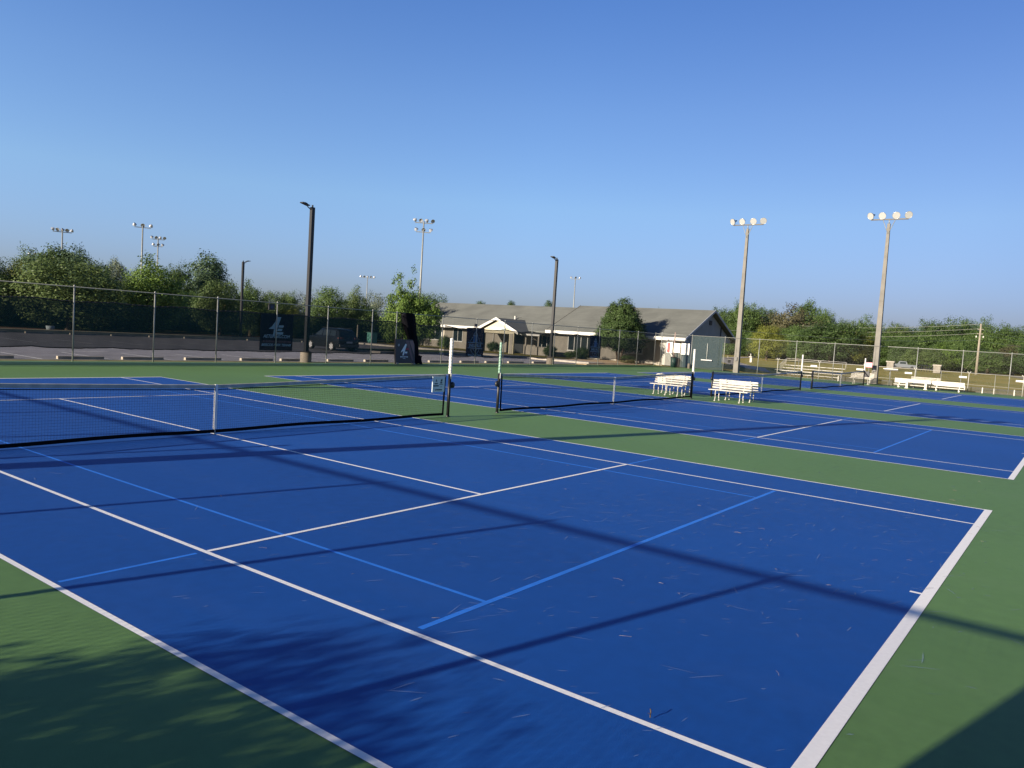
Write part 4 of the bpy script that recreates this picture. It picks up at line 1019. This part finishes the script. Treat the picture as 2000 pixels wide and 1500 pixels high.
# ---------------------------------------------------------------- trees
def leafmesh(name, lobes, nclump, nleaf, cr, ls, seed, flat=1.0, fill=.35):
    nclump = int(nclump*1.5); nleaf = int(nleaf*1.9); ls = ls*.84; rn = random.Random(seed); b = MB(); tot = sum(l[3]*l[4]*l[5] for l in lobes)
    vol = [(l[3]*l[4]*l[5])/tot for l in lobes]
    cl = []
    for l, vv in zip(lobes, vol):
        for i in range(max(3, int(nclump*vv))):
            while True:
                d = Vector((rn.gauss(0, 1), rn.gauss(0, 1), rn.gauss(0, 1)))
                if d.length > .1: break
            d.normalize()
            rr = rn.uniform(.70, 1.0) if rn.random() > fill else rn.uniform(.3, .75)
            c = Vector((l[0]+d.x*l[3]*rr, l[1]+d.y*l[4]*rr, l[2]+d.z*l[5]*rr))
            cl.append((c, d, cr*rn.uniform(.6, 1.35)))
    V = []; Fc = []
    for c, d, r in cl:
        n = int(nleaf*(r/cr)**1.5)
        for i in range(n):
            e = Vector((rn.gauss(0, .5), rn.gauss(0, .5), rn.gauss(0, .42)*flat))
            if e.length > 1.15: e *= 1.15/e.length
            e *= r
            p = c+e
            if p.z < .02: continue
            nn_ = (d*.75+e.normalized()*.5+Vector((rn.gauss(0, .5), rn.gauss(0, .5), rn.gauss(0, .5)+.25)))
            if nn_.length < .01: continue
            nn_.normalize()
            t = nn_.orthogonal().normalized(); t.rotate(Matrix.Rotation(rn.uniform(0, 6.28), 3, nn_)); s = nn_.cross(t)
            a = ls*rn.uniform(.6, 1.25); k = len(V)
            V += [tuple(p+t*a), tuple(p+s*a*.55), tuple(p-t*a), tuple(p-s*a*.55)]; Fc.append((k, k+1, k+2, k+3))
    b.v = V; b.f = Fc; b.sm = [False]*len(Fc)
    return b
def trunkmesh(kind, h, seed, r=.03):
    rn = random.Random(seed); b = MB()
    if kind == 'multi':
        for i in range(3):
            x = (i-1)*.05; b.cyl((x*.4, 0, -.01), (x*1.6, rn.uniform(-.03, .03), h), r*.6, r*.4, 7)
        return b
    b.cyl((0, 0, -.01), (0, 0, .05), r*1.5, r, 8); p = Vector((0, 0, .05)); 
    b.cyl(p, (rn.uniform(-.02, .02), rn.uniform(-.02, .02), h*.55), r, r*.7, 8)
    for i in range(7):
        a = i*2.4; z0 = h*(.3+.06*i); q = Vector((math.cos(a)*.22*rn.uniform(.6, 1.1), math.sin(a)*.22*rn.uniform(.6, 1.1), z0+.22*rn.uniform(.7, 1.3)))
        b.cyl((0, 0, z0), q, r*.5, r*.15, 6)
    b.cyl((0, 0, h*.5), (0, 0, h*.95), r*.7, r*.15, 7)
    return b
# lobes: cx cy cz rx ry rz in units of tree height
VAR = {
 'round': ([(0,0,.52,.40,.40,.40),(.2,.1,.42,.28,.28,.3),(-.22,-.1,.40,.27,.28,.3),(.05,-.2,.62,.25,.25,.25),(-.1,.18,.66,.25,.24,.26),(.0,.0,.25,.36,.36,.2)], 190, 36, .085, .0165, 1),
 'round2': ([(0,0,.5,.38,.42,.36),(.22,-.14,.5,.24,.26,.3),(-.2,.15,.55,.26,.24,.3),(.02,.02,.76,.22,.22,.22),(-.25,-.1,.33,.24,.24,.24),(.1,.1,.24,.35,.33,.2)], 190, 36, .085, .0165, 2),
 'oak': ([(0,0,.6,.34,.34,.30),(.26,0,.55,.26,.28,.24),(-.28,.05,.52,.26,.26,.24),(.1,.22,.72,.24,.24,.22),(-.1,-.2,.78,.24,.22,.2),(0,0,.35,.38,.38,.22),(.3,.1,.34,.2,.2,.2),(-.3,-.1,.32,.2,.2,.2)], 230, 34, .08, .0155, 3),
 'tall': ([(0,0,.55,.24,.24,.42),(.12,.05,.42,.2,.2,.3),(-.13,-.05,.45,.2,.2,.3),(.04,.0,.82,.14,.14,.17),(-.09,.05,.76,.13,.13,.18),(0,0,.25,.22,.22,.2)], 170, 36, .075, .0155, 4),
 'shoots': ([(0,0,.42,.30,.30,.28),(.32,.05,.42,.26,.28,.22),(.52,.05,.38,.18,.22,.18),(-.18,0,.30,.2,.2,.2),(-.10,0,.74,.08,.08,.16),(-.2,.0,.70,.07,.07,.10),(-.28,0,.62,.07,.07,.06),(.15,0,.74,.07,.07,.20),(.2,.02,.62,.09,.09,.1),(0,0,.58,.16,.16,.12)], 250, 30, .062, .017, 5),
 'holly': ([(0,0,.38,.345,.345,.20),(0,0,.50,.315,.315,.26),(0,0,.66,.24,.24,.26),(0,0,.80,.14,.14,.19)], 420, 60, .05, .012, 6),
 'pine': ([(0,0,.62,.25,.25,.18),(.2,.1,.7,.18,.18,.13),(-.2,0,.68,.2,.18,.14),(0,0,.86,.18,.18,.13),(.1,-.1,.48,.24,.2,.12)], 120, 40, .08, .016, 7),
 'bush': ([(0,0,.5,.62,.55,.48),(.3,.1,.42,.4,.4,.4),(-.3,0,.4,.4,.4,.4)], 130, 40, .13, .028, 8),
 'dome': ([(0,0,.42,1.0,.8,.56)], 260, 46, .11, .024, 9),
 'thin': ([(0,0,.6,.26,.26,.34),(.2,.1,.7,.16,.16,.18),(-.18,0,.5,.2,.2,.2)], 70, 22, .08, .017, 10),
}
LM = {}; TM = {}
for k, (lobes, nc, nl, cr, ls, seed) in VAR.items():
    fill = .25 if k not in ('holly', 'dome') else .12
    LM[k] = leafmesh('crown', lobes, nc, nl, cr, ls, seed, fill=fill)
    TM[k] = trunkmesh('multi' if k == 'holly' else 'one', .35 if k == 'holly' else .6, seed, .022 if k in ('tall', 'thin') else .028)
def to_mesh(b, nm):
    me = bpy.data.meshes.new(nm); me.from_pydata(b.v, [], b.f); me.update(); me.materials.append(None); return me
LMM = {k: to_mesh(b, 'crown') for k, b in LM.items()}; TMM = {k: to_mesh(b, 'trunk') for k, b in TM.items()}
FOL = {
 'dark': leaf_mat('foliage_dark', (.03, .06, .018), (.085, .135, .04)),
 'mid': leaf_mat('foliage_mid', (.042, .085, .022), (.12, .18, .05)),
 'bright': leaf_mat('foliage_bright', (.06, .12, .02), (.17, .25, .05)),
 'yellow': leaf_mat('foliage_yellow', (.10, .12, .02), (.24, .26, .05)),
 'olive': leaf_mat('foliage_olive', (.05, .09, .026), (.14, .19, .06)),
 'blue': leaf_mat('foliage_blue', (.04, .08, .04), (.12, .18, .09)),
 'brown': leaf_mat('foliage_brown', (.07, .07, .035), (.16, .15, .08)),
 'grey': leaf_mat('foliage_grey', (.10, .13, .09), (.22, .26, .17)),
}
trn = random.Random(21)
def plant(name, loc, H, W, var, fol, label, cat='tree', group=None, rz=None):
    """H height, W crown width in metres"""
    base = {'round': .84, 'round2': .84, 'oak': 1.08, 'tall': .52, 'shoots': 1.0, 'holly': .72, 'pine': .72, 'bush': 1.5, 'dome': 2.1, 'thin': .62}[var]
    topz = {'round': 1.0, 'round2': 1.02, 'oak': 1.02, 'tall': 1.03, 'shoots': .98, 'holly': 1.03, 'pine': 1.03, 'bush': 1.05, 'dome': 1.05, 'thin': 1.0}[var]
    o = empty(name, loc, trn.uniform(0, 6.28) if rz is None else rz, label, cat, group)
    sx = W/base; sz = H/topz
    for nm, me, m in (('trunk' if cat == 'tree' else 'stem', TMM[var], BARK), ('crown' if cat == 'tree' else 'foliage', LMM[var], FOL[fol])):
        c = bpy.data.objects.new(nm, me); col.objects.link(c); c.parent = o; c.scale = (sx, sx, sz)
        c.material_slots[0].link = 'OBJECT'; c.material_slots[0].material = m
    return o
def ptree(u, vt, wpx, d, var, fol, label, cat='tree', group=None, name='tree', rz=None, zg=None):
    p = at(u, d, 660); z = ground_z(p.x, p.y) if zg is None else zg
    H = hz(u, vt, d)-z; W = wpx/F*d*1.0
    return plant(name, (p.x, p.y, z), H, W, var, fol, label, cat, group, rz)
GL = 'trees beyond the parking lot'
T = [
 (-22, 486, 95, 70, 'round', 'dark', 'dark green tree cut by the left edge of the view'),
 (28, 508, 90, 82, 'round2', 'yellow', 'yellow green tree at the far left, beside the dark edge tree'),
 (75, 473, 125, 112, 'oak', 'blue', 'tall dark oak behind the yellow green tree at the far left'),
 (112, 476, 90, 108, 'tall', 'dark', 'tall dark tree just left of the leftmost light tower'),
 (142, 474, 80, 106, 'tall', 'blue', 'dark pointed tree top right of the leftmost light tower'),
 (185, 494, 85, 100, 'oak', 'dark', 'dark tree behind the right shoulder of the big round tree'),
 (135, 492, 205, 66, 'round', 'olive', 'big round olive green tree at the left, under the leftmost light tower'),
 (224, 501, 44, 150, 'tall', 'grey', 'small pale distant tree in the gap right of the big round tree'),
 (208, 530, 50, 95, 'round2', 'mid', 'low green tree in the gap below the small pale tree'),
 (300, 495, 150, 66, 'round2', 'bright', 'bright green tree in front of the two neighbouring light towers'),
 (256, 520, 60, 90, 'oak', 'dark', 'dark tree behind the left side of the bright green tree'),
 (345, 502, 70, 92, 'oak', 'dark', 'dark tree behind the right side of the bright green tree'),
 (402, 490, 95, 95, 'tall', 'blue', 'tall blue green tree left of the distant dark lamp post'),
 (372, 560, 60, 80, 'round', 'mid', 'low green tree under the tall blue green one'),
 (430, 536, 100, 68, 'round', 'olive', 'olive green tree just left of the distant dark lamp post'),
 (488, 545, 92, 72, 'round2', 'mid', 'green tree just right of the distant dark lamp post'),
 (532, 560, 70, 78, 'round', 'olive', 'low olive tree above the A and E banner'),
 (560, 563, 70, 84, 'oak', 'mid', 'low mixed green tree left of the tallest lamp post'),
 (592, 566, 62, 90, 'thin', 'grey', 'thin pale tree behind the tallest lamp post'),
 (560, 590, 70, 70, 'round', 'yellow', 'low yellow green shrubby tree above the fence left of the tallest lamp post'),
 (640, 550, 84, 72, 'round', 'mid', 'rounded green tree right of the tallest lamp post'),
 (690, 556, 70, 76, 'round2', 'olive', 'olive tree between the rounded tree and the small distant light tower'),
 (728, 563, 60, 84, 'thin', 'grey', 'sparse grey green tree left of the leafy tree with shoots'),
 (712, 592, 90, 70, 'round', 'mid', 'low green tree under the small distant light tower'),
 (800, 560, 90, 92, 'oak', 'dark', 'dark tree behind the leafy tree with shoots'),
 (838, 562, 66, 104, 'round', 'mid', 'dark green tree touching the left end of the roof'),
 (936, 584, 38, 150, 'pine', 'dark', 'left tree top showing over the grey roof'),
 (993, 583, 34, 150, 'pine', 'dark', 'middle tree top showing over the grey roof'),
 (1068, 582, 34, 150, 'pine', 'dark', 'right tree top showing over the grey roof, left of the dark lamp post'),
 (1285, 598, 44, 190, 'oak', 'dark', 'tiny tree top over the right part of the roof'),
]
for u, vt, wp, d, var, fol, lab in T:
    if u < 770:
        q = ray(u, 600); ca = q.y/math.hypot(q.x, q.y); d = 68.5/ca + max(0, d-66)*.9; wp *= .88
    ptree(u, vt, wp, d, var, fol, lab, group=GL)
ptree(785, 515, 112, 62, 'shoots', 'bright', 'leafy bright tree with two upright shoots left of the building', group=GL, rz=R(-50))
# understory behind the far kerb
b = MB(); rn = random.Random(5)
for i in range(9):
    u = -60+i*88+rn.uniform(-15, 15); q = ray(u, 600); d = 78/(q.y/math.hypot(q.x, q.y))+rn.uniform(0, 8)
    ptree(u, 598+i*4.5, 115, d, rn.choice(('round', 'round2', 'oak')), rn.choice(('dark', 'mid', 'dark')),
          'low dark tree filling the gap behind the parking lot trees, number %s from the left' % ('one two three four five six seven eight nine'.split()[i]), group=GL)
und = MB()
src = LM['bush']
for i in range(60):
    u = -120+i*15.5+rn.uniform(-6, 6); q = ray(u, 600); d = 73/(q.y/math.hypot(q.x, q.y))+rn.uniform(0, 9); p = at(u, d, 660); s = rn.uniform(2.0, 3.4); a = rn.uniform(0, 6.28); ca, sa = math.cos(a), math.sin(a)
    k = len(und.v)
    und.v += [(p.x+(x*ca-y*sa)*s, p.y+(x*sa+y*ca)*s, z*s*.9) for x, y, z in src.v]; und.f += [tuple(k+q for q in f) for f in src.f]
und.sm = [False]*len(und.f)
tag(und.build('undergrowth', FOL['dark']), 'dense dark undergrowth between the trees beyond the parking lot', 'undergrowth', kind='stuff')
# building plants
ptree(1212, 577, 108, 73.0, 'holly', 'dark', 'dense dark conical holly tree in front of the grey roof', name='holly_tree', zg=0)
for loc, H, W, var, fol, lab in (((51.6, 45.5), 1.5, 3.4, 'dome', 'dark', 'clipped dome shaped hedge under the left windows'), ((53.5, 42.2), 1.5, 2.0, 'bush', 'dark', 'loose round shrub right of the clipped dome hedge'),
        ((56.3, 30.6), 1.2, 1.8, 'bush', 'dark', 'dark shrub left of the four pane window'), ((57.2, 28.6), .75, 1.6, 'bush', 'mid', 'small shrub under the four pane window'),
        ((55.5, 26.3), 1.3, 1.8, 'bush', 'dark', 'dark shrub beside the right crest banner'), ((56.4, 37.9), 1.2, 1.6, 'bush', 'dark', 'low shrub at the porch entrance'),
        ((55.9, 21.6), .8, 2.0, 'bush', 'olive', 'low olive shrub left of the gate'), ((54.6, 20.9), .5, 1.6, 'bush', 'brown', 'low brownish shrub at the foot of the holly tree')):
    plant('shrub', (*loc, .02), H, W, var, fol, lab, 'shrub')
# right wood
GR = 'trees at the far edge of the lawn'
T = [
 (1420, 590, 90, 205, 'oak', 'dark', 'dark tree just right of the gable peak'),
 (1455, 581, 95, 200, 'oak', 'mid', 'large green tree behind the left floodlight pole'),
 (1495, 594, 80, 215, 'round', 'dark', 'dark tree between the left floodlight pole and the brownish tree'),
 (1500, 628, 64, 150, 'round', 'yellow', 'bright yellow green tree standing on the lawn right of the left floodlight pole'),
 (1541, 591, 110, 200, 'round2', 'brown', 'large brownish rounded tree left of the middle of the right wood'),
 (1572, 583, 52, 225, 'tall', 'mid', 'pointed green top behind the brownish tree'),
 (1606, 594, 66, 215, 'oak', 'mid', 'green tree right of the brownish tree'),
 (1622, 620, 118, 172, 'round', 'dark', 'big dark round tree in front, between the two floodlight poles'),
 (1655, 617, 70, 205, 'oak', 'olive', 'olive tree behind the right side of the big dark round tree'),
 (1693, 614, 70, 200, 'round2', 'mid', 'green tree just left of the right floodlight pole'),
 (1672, 640, 64, 176, 'round', 'yellow', 'yellow green tree low between the big dark tree and the right pole'),
 (1750, 624, 76, 205, 'oak', 'olive', 'olive tree just right of the right floodlight pole'),
 (1790, 630, 64, 210, 'round', 'dark', 'dark low tree in the dip of the right tree line'),
 (1829, 613, 86, 205, 'oak', 'dark', 'tall dark tree left of the utility pole'),
 (1868, 619, 70, 212, 'round2', 'mid', 'green tree behind the wires left of the utility pole'),
 (1904, 612, 74, 218, 'oak', 'blue', 'blue green tree behind the top of the utility pole'),
 (1942, 626, 66, 200, 'round', 'mid', 'green tree right of the utility pole'),
 (1978, 625, 64, 205, 'oak', 'dark', 'dark tree near the right edge under the wires'),
 (2020, 632, 90, 190, 'round2', 'mid', 'green tree cut by the right edge'),
 (1560, 646, 70, 170, 'round2', 'mid', 'green tree with pale trunk at the lawn edge below the brownish tree'),
 (1465, 655, 70, 175, 'round', 'dark', 'dark tree at the lawn edge behind the drinking fountain'),
 (1720, 655, 60, 178, 'round', 'mid', 'green tree right behind the right floodlight pole at lawn level'),
 (1765, 655, 74, 172, 'oak', 'dark', 'dark tree behind the silver pickup truck'),
 (1812, 672, 70, 165, 'round', 'olive', 'low olive tree behind the right stone pillar'),
 (1850, 668, 70, 168, 'round2', 'bright', 'bright low tree left of the foot of the utility pole'),
 (1935, 680, 80, 165, 'round', 'mid', 'low green tree right of the foot of the utility pole'),
 (1985, 668, 90, 168, 'oak', 'brown', 'low brownish tree at the right edge of the lawn'),
 (2035, 672, 80, 160, 'round', 'dark', 'low dark tree beyond the right edge'),
]
for u, vt, wp, d, var, fol, lab in T: ptree(u, vt, wp, d, var, fol, lab, group=GR)
fw = MB()
for i in range(170):
    u = 1405+i*4.3+rn.uniform(-6, 6); d = rn.uniform(178, 235); p = at(u, d, 690); s = rn.uniform(4.0, 8.0) if d < 205 else rn.uniform(7, 10.0); a = rn.uniform(0, 6.28); ca, sa = math.cos(a), math.sin(a)
    k = len(fw.v); src = LM['bush']
    fw.v += [(p.x+(x*ca-y*sa)*s*.8, p.y+(x*sa+y*ca)*s*.8, z*s) for x, y, z in src.v]; fw.f += [tuple(k+q for q in f) for f in src.f]
fw.sm = [False]*len(fw.f)
tag(fw.build('far_wood', FOL['mid']), 'dense mass of the wood behind the trees along the lawn', 'wood', kind='stuff')
# trees outside the near fence that throw the dappled shade
for loc, H, W, var, lab in (((-17.5, -7.1), 3.55, 4.6, 'dome', 'off screen dense bushy tree behind the low one left of the near fence'),
                            ((-18.6, -9.6), 3.6, 4.4, 'dome', 'off screen dense bushy tree farthest left of the viewer'),
                            ((-14.4, -7.3), 2.78, 5.2, 'dome', 'off screen low bushy tree left of the near fence that shades the lower left corner'),
                            ((-15.7, -10.3), 2.72, 3.8, 'dome', 'off screen bushy tree nearest to the viewer, left of the near fence'),
                            ((-20.5, 9.9), 5.2, 2.6, 'round2', 'off screen tree that shades the court behind the nearest net'),
                            ((-15.6, -6.4), 3.6, 2.0, 'thin', 'off screen thin tree whose shadow streaks the blue court at the left'),
                            ((-15.6, -8.2), 3.1, 2.2, 'thin', 'off screen open crowned tree above the low bushy tree')):
    plant('shade_tree', (*loc, -.04), H, W, var, 'mid', lab, 'tree', rz=.4)
# lot details
p = at(727, 86, 652); o = empty('utility_cabinet', (p.x, p.y, 0), 0, 'small green utility cabinet behind the parking lot right of the car', 'cabinet')
MB().box(-.45, .45, -.3, .3, 0, 1.15).build('body', mat('cabinet_green', (.10, .32, .26), .6), o); MB().box(-.5, .5, -.35, .35, 1.151, 1.22).build('lid', mat('cabinet_lid', (.07, .2, .17), .6), o)
p = at(697, 70, 672); o = empty('wooden_post', (p.x, p.y, 0), 0, 'thin weathered post standing right of the car', 'post'); MB().cyl((0, 0, 0), (.0, .0, 2.0), .07, .055, 8).build('shaft', WOOD, o)
p = at(98, 70, 650); o = empty('flower_bed', (p.x, p.y, .05), 0, 'small pale bin and red flowers under the big round tree', 'planter')
MB().lathe([(.001, 0), (.25, 0), (.32, .4), (.29, .4), (.001, .36)], (0, 0, 0), n=12).build('pot', mat('pale_pot', (.3, .36, .38), .7), o)
